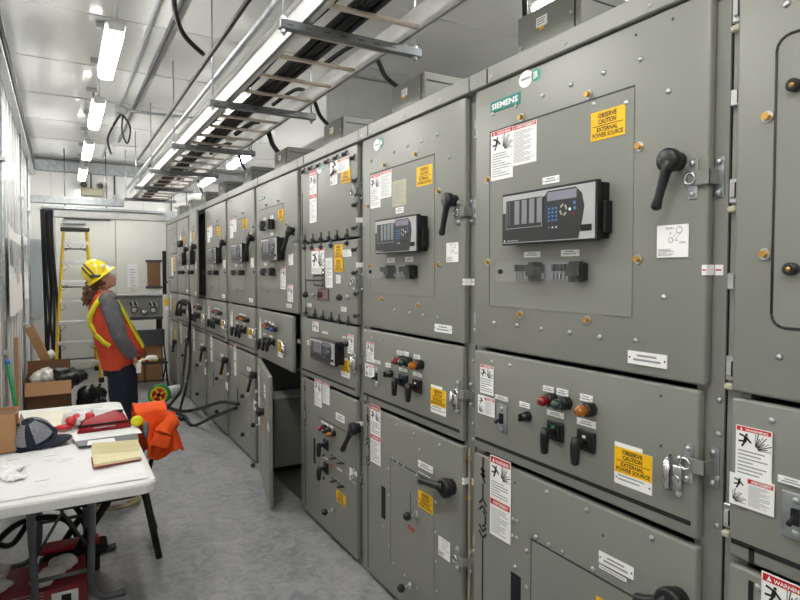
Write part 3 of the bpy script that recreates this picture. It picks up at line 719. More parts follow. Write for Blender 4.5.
items(d, [('warn', 312, 249, 325, 274), ('paper', 326, 258, 333, 288), ('yel', 335, 245, 343, 258.5), ('yel', 335, 259, 343.5, 271.5), ('paper', 343, 250, 352, 256.5), ('paper', 336.5, 275, 341, 283.5), ('view', 318, 288.5, 329, 301),
  ('ball', (306, 295), (340, 297.5)), ('paper', 308, 303, 312, 307), ('paper', 341.5, 306.5, 347, 312), ('clamp', (353, 250, 2.9), (353, 273, 2.9), (355, 294, 2.9), (355, 316, 2.9), (304, 248, 1.6), (311, 248, 1.6), (320, 247, 1.6), (330, 245.5, 1.6), (346, 243, 1.6), (305, 313, 1.6), (314, 315, 1.6), (322, 317, 1.6), (330, 319, 1.6), (338, 321, 1.6), (347, 323, 1.6)),
  ('slit', 305, 250, 305.6, 316)])
y0, z0 = yz(306.5, 280); y1, _ = yz(322, 280); it_mimic(d, XD-.004, [(y0, z0, y1, z0), (y0, z0, y0, z0-.09), (y0-.14, z0+.03, y1, z0+.03), (y0-.14, z0-.03, y1, z0-.03), (y0-.14, z0+.03, y0-.14, z0-.03)], .008)
y2, z2 = yz(324, 280.5); it_mimic(d, XD-.004, [(y2+.03, z2+q, y2-.02, z2+q+.025) for q in (-.07, -.04, -.01, .02, .05)]+[(y2-.02, z2+q, y2+.03, z2+q+.025) for q in (-.07, -.04, -.01, .02, .05)], .008)
d = door(3, t, 'middle_door', ZM0, ZM1)
items(d, [('warn', 313, 320.5, 319, 332), ('np', 323, 331, 328.5, 334.5), ('relay', 310, 336.5, 335, 367), ('np', 343, 336, 346.5, 339), ('knob', 344.5, 344), ('warn', 348, 334, 354, 354.5), ('yelw', 341, 356.5, 350, 379), ('paddle', 353, 364, .09), ('np', 307.5, 340, 309.5, 345)])
stripe(d, 3, stub=False)
d = door(3, t, 'lower_door', Z0, ZLO)
items(d, [('warn', 315, 378.5, 322, 408), ('avert', 323, 382, 330, 405.5), ('np', 336.5, 412, 345, 423.5), ('groove', 318.5, 416, 346, 515), ('lamp', 319.5, 428.5, REDL), ('lamp', 323.5, 431.5, GRNL), ('lamp', 328, 434.5, AMBL),
  ('np', 322, 420.5, 325, 424), ('np', 326, 422.5, 329, 426), ('np', 330.5, 425, 333.5, 429), ('switch', 324.5, 438, 329, 451), ('switch', 325, 461, 329, 475), ('np', 324, 456, 328, 460), ('handle', 351, 429, 342, 450, .036),
  ('test', 331, 453, 346, 464), ('test', 331, 475, 346, 488), ('np', 338, 467, 342.5, 472), ('red', 331.5, 463, 334.5, 468), ('yel', 337, 489, 346, 507.5), ('info', 350, 467, 357.5, 484.5), ('slit', 313.5, 437.5, 315.5, 464), ('ball', (325.5, 512))])
low_mimic(d, 3)
hinges(3, t, [2.2, 2.0, 1.8, 1.6, 1.42, .5])
yf = DRR[3]-.012
it_hasp(t, DRR[3]+.03, at_x(354, 192, XD).z, yf); it_hasp(t, DRR[3]+.03, at_x(356, 282, XD).z, yf); it_hasp(t, DRR[3]+.03, at_x(356, 361, XD).z, yf); it_hasp(t, DRR[3]+.03, at_x(357, 479, XD).z, yf)
it_redtag(t, DRR[3], at_x(357, 220, XD).z); it_redtag(t, DRR[3], at_x(357, 265, XD).z); it_redtag(t, DRR[3], at_x(361, 426, XD).z)
# S4 ------------------------------------------------
t, yL, yR = shell(4, 'grey cabinet whose lower door stands ajar, showing its dark inside')
d = door(4, t, 'upper_door', ZU0, ZU1)
items(d, [('groove', 260, 210, 284, 289), ('sign', 259, 198.5, 264.8, 199), ('bolt', (265, 205), (277, 201), (285, 224), (267.5, 291), (279.5, 293)), ('test', 258.5, 222.5, 275.5, 229.5), ('yel', 278.5, 210.5, 284, 219.5), ('np', 264, 218, 266.2, 220), ('np', 271, 216, 273.5, 218.5), ('np', 271, 233, 273.5, 235),
  ('relay', 261, 239, 277, 260.5), ('handle', 287.5, 231, 283, 250, .034), ('info', 289, 254.5, 293.5, 265), ('test', 259, 268, 276.5, 276), ('np', 265, 263, 267.5, 265.5), ('np', 272, 263, 274, 265.5), ('warn', 281, 266.5, 286, 289.5), ('warn', 288, 284.5, 293.5, 302), ('np', 287, 303.5, 292, 308)])
d = door(4, t, 'middle_door', ZM0, ZM1, True)
red4 = [('warn', 260, 317, 262, 338), ('lamp', 264.5, 325, AMBL), ('lamp', 267.5, 327, REDL), ('lamp', 270.5, 328, GRNL), ('lamp', 274, 329.5, BLUL), ('np', 267, 320, 268.5, 322.5), ('np', 271, 321, 273, 323.5), ('np', 274.5, 323, 276.5, 325), ('np', 265, 333, 268, 335), ('np', 272, 335, 275, 337.5),
  ('switch', 265, 336, 268, 345), ('switch', 270, 337, 273, 346), ('switch', 275, 338, 278, 346), ('yelw', 281, 339, 286.5, 358), ('paddle', 287.5, 348, .09), ('cover', 281, 322, 285, 333)]
items(d, red4)
d.rotation_euler.z = -math.radians(2.2)
d = door(4, t, 'lower_door', Z0, ZLO, True)
yy = DL[4]
for q, n in (((yy-.25, .42), 0), ((yy-.2, .09), 1)): put('ball', 'ball_knob', XD, q[0], q[1], d)
it_handle(d, XD, (yy-.6, .6), (yy-.42, .61), .032); it_yel(d, XD-.001, (yy-.5, yy-.6, .58, .44)); it_warn(d, XD-.001, (yy-.1, yy-.2, .86, .42), .5)
it_groove(d, XD, (yy-.25, yy-.72, .68, .2)); it_mimic(d, XD, [(yy-.055, .88, yy-.055, .06)], .009); it_np(d, XD-.001, (yy-.62, yy-.72, .8, .72))
for q in (.2, .45, .8): put('screw', 'screw', XD, yy-.2, q, d)
s = St(XD, (DRR[4]+.09, DRR[4], .585, .545)).base(WHITE); s.build('seal_tag', d)
d.rotation_euler.z = -math.radians(12)
# inside of the open compartment
i_ = MB().box(1.415, 2.4, DL[4]-.05, 4.4, .08, .62, PAINT, .004)
i_.box(1.412, 2.4, DL[4]-.05, 4.398, .62, .63, LAMPB, .003); i_.build('breaker_truck', t)
i_ = MB()
for q in range(5): i_.box(1.9, 2.2, DL[4]-.15-q*.16, DL[4]-.22-q*.16, .66, .88, BLACK, .01); i_.tube([(1.75, DL[4]-.18-q*.16, .86), (1.7, DL[4]-.2-q*.16, .76), (1.8, DL[4]-.2-q*.16, .65)], .012, CABLE, 6)
i_.build('wiring', t)
for q in range(5): MB().tube([(1.62+.1*q, DRR[4]+.03, .02), (1.6+.1*q, DRR[4]+.1, .06), (1.66+.1*q, DRR[4]+.24, .05)], .018, GALVD, 6).build('inner_bracket', t)
for z in (.1, .3, .55, .8): put('bolt', 'brass_bolt', XF-.002, DRR[4]-.01, z, t)
it_mimic(t, XF-.001, [(DRR[4]-.022, .04, DRR[4]-.022, 2.2)], .004)
hinges(4, t, [2.16, 1.86, 1.42])
it_hasp(t, DRR[4]+.03, at_x(294, 239, XD).z, DRR[4]-.02)
MB().box(XF-.03, XF+.04, DRR[4]+.03, DRR[4]-.03, 1.12, 1.15, PAINT, .003).build('latch_bracket', t)
# S5..S8 share one door layout -----------------------
UP5 = [('groove', 231, 221.5, 246, 291), ('warn', 230.2, 220, 233.5, 237.5), ('avert', 233.5, 219, 236.8, 231.5), ('yel', 243, 219.5, 247.2, 228.5), ('bolt', (234, 216), (242, 213), (248, 232.5), (235.5, 288.5), (244, 289.5)), ('relay', 231, 244.5, 242, 262), ('handle', 248, 238, 245, 255, .034),
  ('info', 251, 258, 254.2, 267.5), ('test', 229.5, 270, 245.5, 275.5), ('np', 236, 264.5, 238, 266.5), ('np', 241, 264.5, 243, 266.5), ('np', 249.5, 298, 253.2, 302.5), ('screw', (231.5, 201.5))]
MID5 = [('warn', 230.8, 310, 233, 330), ('lamp', 237, 318, REDL), ('lamp', 240.5, 319, AMBL), ('lamp', 243.5, 320.5, GRNL), ('np', 239.5, 313, 241.3, 315), ('np', 242, 313.5, 243.5, 315.5), ('np', 244.5, 314.5, 246, 316.5), ('np', 236, 322, 238, 323.5), ('np', 243.5, 323, 245.5, 325),
  ('switch', 236.5, 324, 239, 332), ('switch', 240.5, 325, 243, 333), ('switch', 244, 326, 246.5, 334), ('yelw', 248.5, 327.5, 253, 339), ('paddle', 254, 334, .09)]
LOW5 = [('warn', 234, 344.5, 236.8, 376, .5), ('np', 247.5, 366.5, 251, 372), ('groove', 240, 372, 251.5, 425), ('handle', 250.6, 375.5, 247.6, 391, .034), ('yel', 248.2, 381, 251, 391.5), ('ball', (243, 396), (243, 434.5)), ('red', 245, 400.5, 247.5, 404), ('info', 254, 400, 257, 411), ('slit', 237.2, 387, 238.2, 404), ('screw', (249, 404), (250, 418), (239, 420))]
names = {5: 'closed grey cabinet directly beyond the one with the ajar lower door', 6: 'second closed grey cabinet beyond the one with the ajar lower door', 7: 'grey cabinet with a tall black gap at the near edge of its upper door', 8: 'grey cabinet hung with thick black cables in front of its lower door'}
for k in (5, 6, 7, 8):
    t, yL, yR = shell(k, names[k]); dy = (DL[k], DL[5], (DL[k]-DRR[k])/(DL[5]-DRR[5]))
    d = door(k, t, 'upper_door', ZU0, ZU1, k == 7)
    L = UP5
    if k == 8: L = [i for i in UP5 if i[0] != 'warn']+[('test', 229.5, 228, 242, 235)]
    items(d, L, dy)
    if k == 7: d.rotation_euler.z = -math.radians(5.5)
    d = door(k, t, 'middle_door', ZM0, ZM1); items(d, MID5, dy); stripe(d, k)
    d = door(k, t, 'lower_door', Z0, ZLO); items(d, LOW5, dy); low_mimic(d, k)
    hinges(k, t, [2.1, 1.75, 1.42, .5])
    if k != 7: it_hasp(t, DRR[k]+.03, 1.9, DRR[k]-.02)
    it_redtag(t, DRR[k], .62)
# S9 -------------------------------------------------
t, yL, yR = shell(9, 'farthest grey cabinet of the row, two small upper doors near the back wall')
yy = DL[9]
d = door(9, t, 'upper_door', 1.86, ZU1); it_paper(d, XD, (yy-.3, yy-.42, 2.16, 1.98)); it_yel(d, XD, (yy-.5, yy-.62, 2.1, 1.95)); it_groove(d, XD, (yy-.08, yy-.6, 2.2, 1.9))
d = door(9, t, 'centre_door', ZU0, 1.85); it_paper(d, XD, (yy-.3, yy-.45, 1.8, 1.55)); it_yel(d, XD, (yy-.5, yy-.62, 1.8, 1.62)); it_mimic(d, XD, [(yy-.05, 1.52, yy-.5, 1.52), (yy-.35, 1.57, yy-.35, 1.47)], .012); put('ball', 'ball_knob', XD, yy-.2, 1.45, d)
d = door(9, t, 'middle_door', ZM0, ZM1); it_paper(d, XD, (yy-.15, yy-.24, 1.27, 1.05)); it_yel(d, XD, (yy-.5, yy-.6, 1.2, 1.08))
d = door(9, t, 'lower_door', Z0, ZLO); it_warn(d, XD, (yy-.15, yy-.24, .86, .55)); it_yel(d, XD, (yy-.5, yy-.6, .8, .62)); it_handle(d, XD, (yy-.66, .64), (yy-.6, .5), .04)
# ================================================================== end gauge unit by the back wall
GY = 9.55
t = thing('gauge_panel', (1.08, GY+.2, 0), 'grey floor-standing test panel with three round dials at the far end of the aisle', 'gauge panel')
b = MB().box(.7, 1.345, GY, GY+.4, .9, 1.24, PAINT, .006).box(.68, 1.345, GY-.04, GY+.42, 1.24, 1.265, GALV, .004).box(.69, 1.345, GY-.01, GY, .885, .93, GALVD, .003)
b.box(1.29, 1.335, GY+.02, GY+.06, 0, .9, MATTE).box(.72, .76, GY+.3, GY+.34, 0, .9, MATTE).box(1.29, 1.335, GY+.3, GY+.34, 0, .9, MATTE)
for i in range(14): b.cyl((.95+i*.024, GY-.002, .935), (.95+i*.024, GY-.012, .935), .006, ZINC, n=6)
b.build('cabinet_box', t)
for i, u in enumerate((134, 144, 153)):
    p = at_y(u, 310 if i != 1 else 311.5, GY)
    o = MB().lathe((p.x, GY, p.z), (0, -1, 0), [(0, .045), (.04, .045), (.045, .038), (.035, .034)], MATTE, 18).build('dial_gauge', t)
    MB().lathe((p.x, GY-.034, p.z), (0, -1, 0), [(0, .034), (.002, .034)], WHITE, 18).box(p.x-.002, p.x+.002, GY-.04, GY-.036, p.z-.004, p.z+.024, INK).build('dial_face', o)
    if i != 1:
        for q in (-.035, .025):
            MB().box(p.x+q-.02, p.x+q+.02, GY-.05, GY, p.z+.075, p.z+.125, BLACK, .004).cyl((p.x+q, GY-.04, p.z+.13), (p.x+q+.03, GY-.08, p.z+.05), .008, ZINC, n=8).build('control_switch', t)
p = at_y(167, 302, GY); MB().box(p.x-.035, p.x+.02, GY-.002, GY, p.z-.06, p.z+.05, YEL).box(p.x-.035, p.x+.02, GY-.002, GY, p.z-.13, p.z-.06, WHITE).build('caution_label', t)
p0 = at_y(163, 251, 9.75); p1 = at_y(165.5, 293, 9.75)
tag(MB().box(p0.x-.01, p1.x+.015, 9.72, 9.78, p1.z-.02, p0.z, MATTE, .004).build('cable_duct'), 'upright black cable duct standing on the test panel next to the last cabinet', 'cable duct')
# ================================================================== lights
def lamp(y, x, z, label, grp, ln=.96):
    t = thing('ceiling_lamp', (x, y, z), label, 'ceiling light', grp)
    MB().box(x-.056, x+.056, y-ln/2, y+ln/2, z+.045, z+.075, LAMPB, .01).box(x-.045, x+.045, y-ln/2-.012, y-ln/2+.004, z+.015, z+.065, LAMPB, .006).box(x-.045, x+.045, y+ln/2-.004, y+ln/2+.012, z+.015, z+.065, LAMPB, .006).build('housing', t)
    MB().box(x-.047, x+.047, y-ln/2+.004, y+ln/2-.004, z-.005, z+.05, LAMP, .03, seg=3).build('diffuser', t)
    for q in (-ln/2+.02, ln/2-.02):
        MB().tube([(x, y+q, z+.075), (x, y+q, ZC-.04)], .012, ZINC, 8).box(x-.06, x+.06, y+q-.02, y+q+.02, ZC-.045, ZC-.004, ZINC, .004).build('hanger', t)
rowA = [(4.36, 'nearest bright tube light hanging over the aisle'), (6.1, 'second bright tube light hanging over the aisle'), (7.94, 'third bright tube light hanging over the aisle'), (9.85, 'farthest tube light over the aisle, close to the back wall')]
for y, l in rowA: lamp(y, .31, 3.0, l, 'tube lights over the aisle')
for y in (2.45, .6, -1.3): lamp(y, .31, 3.0, 'tube light overhead, nearer than the photo shows', 'tube lights over the aisle')
lamp(7.68, 2.03, 3.0, 'tube light behind the cable tray, over the cabinet roofs', 'tube lights over the cabinets')
lamp(9.6, 2.03, 3.0, 'far tube light above the last cabinet roofs, beyond the cable tray', 'tube lights over the cabinets')
for y in (2.0, .1): lamp(y, 2.3, 3.0, 'tube light overhead above the nearest cabinet roofs', 'tube lights over the cabinets')
# ================================================================== ceiling rails, rods, tray
ra = at_z(153, 0, ZC-.04); rb = at_z(112, 140, ZC-.04); X1 = (ra.x+rb.x)/2
tag(MB().box(X1-.009, X1+.009, -2.4, 10.4, ZC-.045, ZC-.01, GALV, .004).build('ceiling_channel'), 'pale steel channel along the ceiling beside the tube lights', 'channel')
X2 = at_z(150, 75, ZC-.05).x
tag(MB().box(X2-.013, X2+.013, -2.4, 8.9, ZC-.05, ZC-.01, GALVD, .004).build('ceiling_channel'), 'dark strut channel along the ceiling, right of the pale one', 'channel')
tag(MB().tube([(X1-.05, 7.0, ZC-.03), (X1, 7.0, ZC-.07), (.75, 6.95, ZC-.08), (1.6, 6.9, ZC-.08)], .014, GALV, 8).build('conduit'), 'thin conduit crossing the ceiling from the junction box to the tray', 'conduit')
t = thing('junction_box', (X1, 7.0, ZC-.16), 'small ceiling junction box with a black cable loop dangling from it', 'junction box')
MB().box(X1-.06, X1+.06, 6.94, 7.06, ZC-.12, ZC-.045, ZINC, .008).build('box', t)
MB().tube(spline([(X1, 7.0, ZC-.12), (X1-.07, 7.0, ZC-.24), (X1-.13, 7.0, ZC-.4), (X1-.1, 7.0, ZC-.55)]), .012, CABLE, 6).tube(spline([(X1+.02, 7.0, ZC-.12), (X1+.09, 7.0, ZC-.25), (X1+.06, 7.0, ZC-.42), (X1+.01, 7.0, ZC-.3), (X1+.02, 7, ZC-.12)]), .01, CABLE, 6).build('cable_loop', t)
TZ = 2.70; TL_, TR_ = .955, 1.44; TY0, TY1 = -1.5, 9.9
t = thing('cable_tray', ((TL_+TR_)/2, (TY0+TY1)/2, TZ), 'long aluminium ladder cable tray hanging over the aisle', 'cable tray')
for nm, x, sg in (('side_rail', TL_, 1), ('side_rail', TR_, -1)):
    MB().box(x-.004, x+.004, TY0, TY1, TZ, TZ+.115, ALU).box(x-.012, x+.035*sg if sg > 0 else x+.012, TY0, TY1, TZ, TZ+.008, ALU, .002).box(min(x, x-.03*sg), max(x, x-.03*sg), TY0, TY1, TZ+.107, TZ+.115, ALU, .002).build(nm, t)
y = TY0+.15; i = 0
while y < TY1:
    MB().box(TL_, TR_, y-.013, y+.013, TZ+.012, TZ+.03, RUNG, .004).build('rung', t); y += .335
tag(MB().tube([(TL_-.07, TY0, TZ+.14), (TL_-.07, TY1-.3, TZ+.14)], .019, GALV, 10).build('conduit'), 'pale steel conduit running alongside the left rail of the cable tray', 'conduit')
tag(MB().tube([(TL_-.14, TY0, TZ+.22), (TL_-.14, 7.6, TZ+.22)], .014, CABLE, 8).build('power_cable'), 'single black cable outside the left rail of the cable tray', 'cable')
for q in range(8):
    pts = []; x = 1.115+.0165*q
    for j in range(20): pts.append((x+random.uniform(-.006, .006), TY0+(TY1-TY0)*j/19, TZ+.048+(q % 2)*.022+random.uniform(-.002, .004)))
    tag(MB().tube(pts, .0135, CABLE, 7).build('power_cable'), 'one of the thick black cables laid side by side in the middle of the tray', 'cable', 'thick black cables in the tray')
for q in range(5):
    pts = []
    for j in range(30): pts.append((TL_+.03+.013*q+random.uniform(-.008, .008), TY0+(TY1-TY0)*j/29, TZ+.046+random.uniform(-.003, .03)))
    tag(MB().tube(spline(pts, 3), .008, CABLE, 6).build('control_cable'), 'one of the thin wavy black cables along the left rail of the tray', 'cable', 'thin black cables in the tray')
sy = [2.51, 3.89, 5.36, 6.8, 8.25, 9.6, 1.1]
for i, y in enumerate(sy):
    nm = 'nearest in view' if i == 0 else ('just nearer than the photo shows' if i == 6 else ORD[i]+' from the front')
    xr = 1.56
    b = MB().box(.84, xr, y-.02, y+.02, TZ-.045, TZ-.004, STRUT, .004)
    for q in range(7): b.box(.87+q*.085, .9+q*.085, y-.021, y+.021, TZ-.031, TZ-.024, GALVD)
    tag(b.build('strut_channel'), 'slotted steel cross strut under the cable tray, '+nm, 'strut', 'cross struts under the tray')
    for sd, x in (('left', .862), ('right', xr-.03)):
        b = MB().tube([(x, y, TZ-.07), (x, y, ZC-.01)], .0055, GALV, 6); b.cyl((x, y, TZ-.004), (x, y, TZ+.008), .014, ZINC, n=6, smooth=False).cyl((x, y, TZ-.045), (x, y, TZ-.058), .014, ZINC, n=6, smooth=False)
        tag(b.build('hanger_rod'), 'threaded rod at the %s end of the cross strut %s' % (sd, nm), 'rod', 'rods holding the tray')
# short drop cables from the tray to the roof boxes
for k, kk in ((2, 'second nearest'), (3, 'third nearest'), (4, 'fourth nearest'), (5, 'fifth nearest'), (7, 'far')):
    y0 = DL[k]+.1; y1 = DL[k]-.12
    tag(MB().tube(spline([(1.30, y0+.25, TZ+.06), (1.43, y0+.1, TZ+.15), (1.5, y0, TZ+.07), (1.515, y0-.09, TZ-.06), (1.53, y1, 2.54)]), .013 if k != 4 else .02, CABLE, 8).build('drop_cable'), 'black cable arching from the tray down to the %s roof box' % kk, 'cable', 'cables dropping to the roof boxes')
p0 = at_x(523, 3, 1.56); tag(MB().tube(spline([(1.56, p0.y, 3.39), (1.56, p0.y, 2.9), (1.565, p0.y-.01, 2.53)]), .011, CABLE, 8).build('drop_cable'), 'black cable dropping straight onto the roof box above the teal maker sign', 'cable', 'cables dropping to the roof boxes')
tag(MB().tube(spline([at_z(174, -14, 3.3), at_z(175, 10, 3.2), at_z(184, 35, 3.12), at_z(203, 54, 3.1)]), .016, CABLE, 8).build('hanging_cable'), 'thick black cable curling down at the top of the photo, left of the tray', 'cable')
# hanging duct behind the cabinets, pipes at the far right
t = thing('ventilation_duct', (2.3, 5.0, 2.8), 'large grey ventilation duct hanging behind the cabinet roofs', 'duct')
MB().box(2.15, 3.2, 5.0, 6.6, 2.86, ZC-.01, WALLM, .01).build('duct_body', t)
MB().box(2.1, 3.25, 4.97, 5.0, 2.83, ZC-.01, LAMPB, .004).build('duct_flange', t)
for i, z in enumerate((2.72, 2.82)):
    tag(MB().tube(spline([(1.75, 10.7, z), (1.85, 10.3, z), (2.0, 9.9, z), (2.6, 9.8, z), (3.5, 9.8, z)]), .045, WHITE, 10).build('pipe'), ('lower' if i == 0 else 'upper')+' white pipe bending along behind the far cabinet roofs', 'pipe')
# ================================================================== back wall fittings
p0 = at_y(26, 193, 9.9); p1 = at_y(124, 207, 9.9)
tag(MB().box(XL+.03, p1.x, 9.85, 9.97, p1.z, p1.z+.105, GALV, .006).build('wireway'), 'galvanised wireway trough hanging across the aisle in front of the back door', 'wireway')
for i, x in enumerate((.08, .62)):
    tag(MB().tube([(x, 9.91, p1.z-.03), (x, 9.91, ZC-.01)], .008, GALVD, 6).build('hanger_rod'), 'threaded rod holding the %s end of the wireway' % ('left' if i == 0 else 'right'), 'rod')
p0 = at_y(165, 212, 9.9); p1 = at_y(187, 219, 9.9)
tag(MB().box(p0.x, p1.x+.1, 9.86, 9.96, p1.z-.04, p0.z+.02, GALV, .006).cyl((p0.x+.1, 9.91, p0.z), (p0.x+.1, 9.91, ZC), .007, GALVD, n=6).cyl((p1.x, 9.91, p0.z), (p1.x, 9.91, ZC), .007, GALVD, n=6).build('wireway'), 'short galvanised trough above the last cabinet, right of the tray end', 'wireway')
t = thing('emergency_light', at_y(92, 196, 10.95), 'cream emergency light with two round heads on the back wall', 'emergency light')
p = at_y(92, 192, 10.9)
MB().box(p.x-.16, p.x+.16, 10.9, 11.0, p.z-.06, p.z+.06, CREAM, .012).build('housing', t)
for q in (-.12, .12):
    o = MB().lathe((p.x+q, 10.92, p.z+.1), (0, -1, 0), [(0, .03), (.03, .06), (.08, .065), (.08, .05), (.07, .045)], CREAM, 16).build('lamp_head', t)
    MB().lathe((p.x+q, 10.85, p.z+.1), (0, -1, 0), [(0, .045), (.004, .02)], GALVD, 14).build('reflector', o)
for i, (u, v0_, v1_) in enumerate(((91, 168, 190), (114.5, 172, 196))):
    a = at_y(u, v0_, 10.95); b = at_y(u, v1_, 10.95)
    tag(MB().tube([a, b], .012, GALVD, 6).box(a.x-.03, a.x+.03, 10.92, 10.98, b.z-.05, b.z+.02, ZINC, .004).build('wall_conduit'), 'short conduit on the back wall '+('above the emergency light' if i == 0 else 'right of the emergency light'), 'conduit')
# ================================================================== left wall
p = at_y(30, 239, 9.85); q = at_y(42, 302, 9.85)
t = thing('electrical_panel', ((p.x+q.x)/2-.04, 9.95, q.z), 'tall grey wall panel in the far left corner behind the taped drawings', 'electrical panel')
MB().box(XL, q.x, 9.8, 10.05, q.z-.25, p.z, ENCL, .006).build('enclosure', t)
MB().box(XL+.02, q.x-.012, 9.79, 9.8, q.z-.22, p.z-.03, ENCL, .003).build('panel_door', t)
for i, (x, yq) in enumerate(((-.215, 9.95), (-.185, 9.92), (-.155, 9.96), (-.125, 9.93), (-.095, 9.97))):
    zt = 2.5
    pts = [(x, yq, zt), (x+.01, yq, 1.9), (x+.02+.008*i, yq, 1.2), (x+.03+.05*math.sin(i*2.1), yq-.05, .55), (x+.02+.04*math.sin(i*2), yq-.06, .02)]
    tag(MB().tube(spline(pts), .016 if i % 2 else .02, CABLE, 8).build('power_cable'), 'one of the black cables hanging from the wireway in the far left corner', 'cable', 'black cables in the far left corner')
XW = XL+.012
for nm, a0, b0, a1, b1, lb in (('drawing_sheet', 4, 229, 19, 290, 'nearer long white drawing sheet taped on the left wall'), ('drawing_sheet', 20.5, 237, 25.5, 286, 'smaller white drawing sheet taped on the left wall beyond the long one')):
    r0 = at_x(a0, b0, XW+.004); r1 = at_x(a1, b1, XW+.004)
    zt = r0.z+.05; zb = zt-.72
    def sh(u, v, r0=r0, r1=r1, zt=zt, zb=zb): return Vector((XW+.03+.008*math.sin(9*u)*v, r0.y+(r1.y-r0.y)*u, zt+(zb-zt)*v-.03*math.sin(3*u)))
    b = MB().grid(sh, 14, 8, PAPER)
    for j in range(8):
        yy_ = r0.y+(r1.y-r0.y)*(.06+.11*j); b.box(XW+.0385, XW+.039, yy_, yy_+(r1.y-r0.y)*.06, zt-.2-random.random()*.3, zt-.12, INKG)
    tag(b.build(nm), lb, 'drawing', 'drawing sheets on the left wall')
for i, yq in enumerate((5.15, 7.7, 9.3)):
    tag(MB().tube([(XW+.014, yq, 0.0), (XW+.014, yq, ZC-.15)], .012, GALV, 8).box(XW-.005, XW+.04, yq-.03, yq+.03, 1.0, 1.03, ZINC, .003).box(XW-.005, XW+.04, yq-.03, yq+.03, 2.4, 2.43, ZINC, .003).build('wall_conduit'), '%s vertical steel conduit on the left wall, counted from the table' % ORD[i].replace('nearest', 'first'), 'conduit', 'vertical conduits on the left wall')
t = thing('wall_cable_ladder', (XL+.05, 6.3, ZC-.45), 'slim steel cable ladder along the top of the left wall', 'cable tray')
MB().box(XL+.01, XL+.07, 2.5, 10.8, ZC-.3, ZC-.27, GALV, .003).build('side_rail', t)
MB().box(XL+.01, XL+.07, 2.5, 10.8, ZC-.1, ZC-.07, GALVD, .003).build('side_rail', t)
for i in range(26): MB().box(XL+.03, XL+.045, 2.7+i*.32, 2.73+i*.32, ZC-.28, ZC-.09, GALVD).build('rung', t)
tag(MB().tube([(XL+.055, 2.5, ZC-.2), (XL+.06, 6, ZC-.18), (XL+.055, 10.8, ZC-.2)], .016, CABLE, 8).build('power_cable'), 'black cable laid in the slim cable ladder at the top of the left wall', 'cable')
# ================================================================== ladder
LX = .205; ty, fy, by_ = 10.05, 9.55, 10.75; LT = 2.22
t = thing('step_ladder', (.24, 10.1, 0), 'tall yellow step ladder standing open before the back door', 'ladder')
def rail(sx, yb, nm, mat, w=.03):
    top = Vector((.205+sx*.15, ty+(0 if yb < ty else .06), LT)); bot = Vector((.205+sx*.29, yb, .03))
    b = MB(); b.tube([bot, top], [(w, .022), (w*.85, .02)], mat, 4, False); o = b.build(nm, t)
    MB().box(bot.x-.035, bot.x+.035, bot.y-.04, bot.y+.04, 0, .07, MATTE, .006).build('foot', o)
    return bot, top
fl = rail(-1, fy, 'front_rail', YELP, .042); f2 = rail(1, fy, 'front_rail', YELP, .042); rail(-1, by_, 'rear_rail', YELP); rail(1, by_, 'rear_rail', YELP)
MB().box(.205-.19, .205+.19, ty-.07, ty+.12, LT-.02, LT+.045, BLACK, .012).box(.205-.12, .205+.12, ty-.03, ty+.07, LT+.045, LT+.05, MATTE).build('top_cap', t)
for i in range(7):
    f = (i+1)/7.6; a = fl[0].lerp(fl[1], f); b_ = f2[0].lerp(f2[1], f)
    MB().box(a.x, b_.x, a.y-.05, a.y+.04, a.z-.012, a.z, ALU, .003).box(a.x, b_.x, a.y-.052, a.y-.046, a.z-.05, a.z, ALU, .002).build('step', t)
    MB().tube([(a.x+.03, a.y, a.z-.03), (a.x+.1, a.y, a.z-.09), (a.x+.02, a.y, a.z-.14)], .006, GALVD, 5).tube([(b_.x-.03, a.y, a.z-.03), (b_.x-.1, a.y, a.z-.09), (b_.x-.02, a.y, a.z-.14)], .006, GALVD, 5).build('step_brace', t)
    if i % 2 == 0:
        yr = by_+(ty+.06-by_)*f; MB().tube([(.205-.29+.14*f, yr, a.z-.1), (.205+.29-.14*f, yr, a.z-.1)], .012, GALVD, 6).build('rear_bar', t)
# ================================================================== table and what lies on it
TT = .74; tx0, tx1, ty0, ty1 = -.345, .335, 2.58, 4.33
t = thing('folding_table', (0, 3.45, 0), 'white plastic folding table along the left wall', 'table')
def rrect(x0, x1, y0, y1, r, n=5):
    out = []
    for cx, cy, a0 in ((x1-r, y1-r, 0), (x0+r, y1-r, 90), (x0+r, y0+r, 180), (x1-r, y0+r, 270)):
        for i in range(n+1): a = math.radians(a0+90*i/n); out.append((cx+r*math.cos(a), cy+r*math.sin(a)))
    return out
def slab(b, prof, layers, mat):
    # layers: (inset, z)
    cx = sum(p[0] for p in prof)/len(prof); cy = sum(p[1] for p in prof)/len(prof); n = len(prof); vs = []; fs = []
    hx = max(abs(p[0]-cx) for p in prof); hy = max(abs(p[1]-cy) for p in prof)
    for ins, z in layers: vs += [(cx+(p[0]-cx)*(1-ins/hx), cy+(p[1]-cy)*(1-ins/hy), z) for p in prof]
    for i in range(len(layers)-1):
        for q in range(n): fs.append((i*n+q, i*n+(q+1) % n, (i+1)*n+(q+1) % n, (i+1)*n+q))
    fs.append(tuple(range(n))[::-1]); fs.append(tuple(range((len(layers)-1)*n, len(layers)*n)))
    return b.add(vs, fs, mat)
slab(MB(), rrect(tx0, tx1, ty0, ty1, .06), [(.012, TT-.05), (.002, TT-.045), (0, TT-.012), (.004, TT-.003), (.012, TT)], PLAST).build('tabletop', t)
b = MB().box(tx0+.05, tx0+.08, ty0+.1, ty1-.1, TT-.07, TT-.05, TUBE).box(tx1-.08, tx1-.05, ty0+.1, ty1-.1, TT-.07, TT-.05, TUBE); b.build('apron_frame', t)
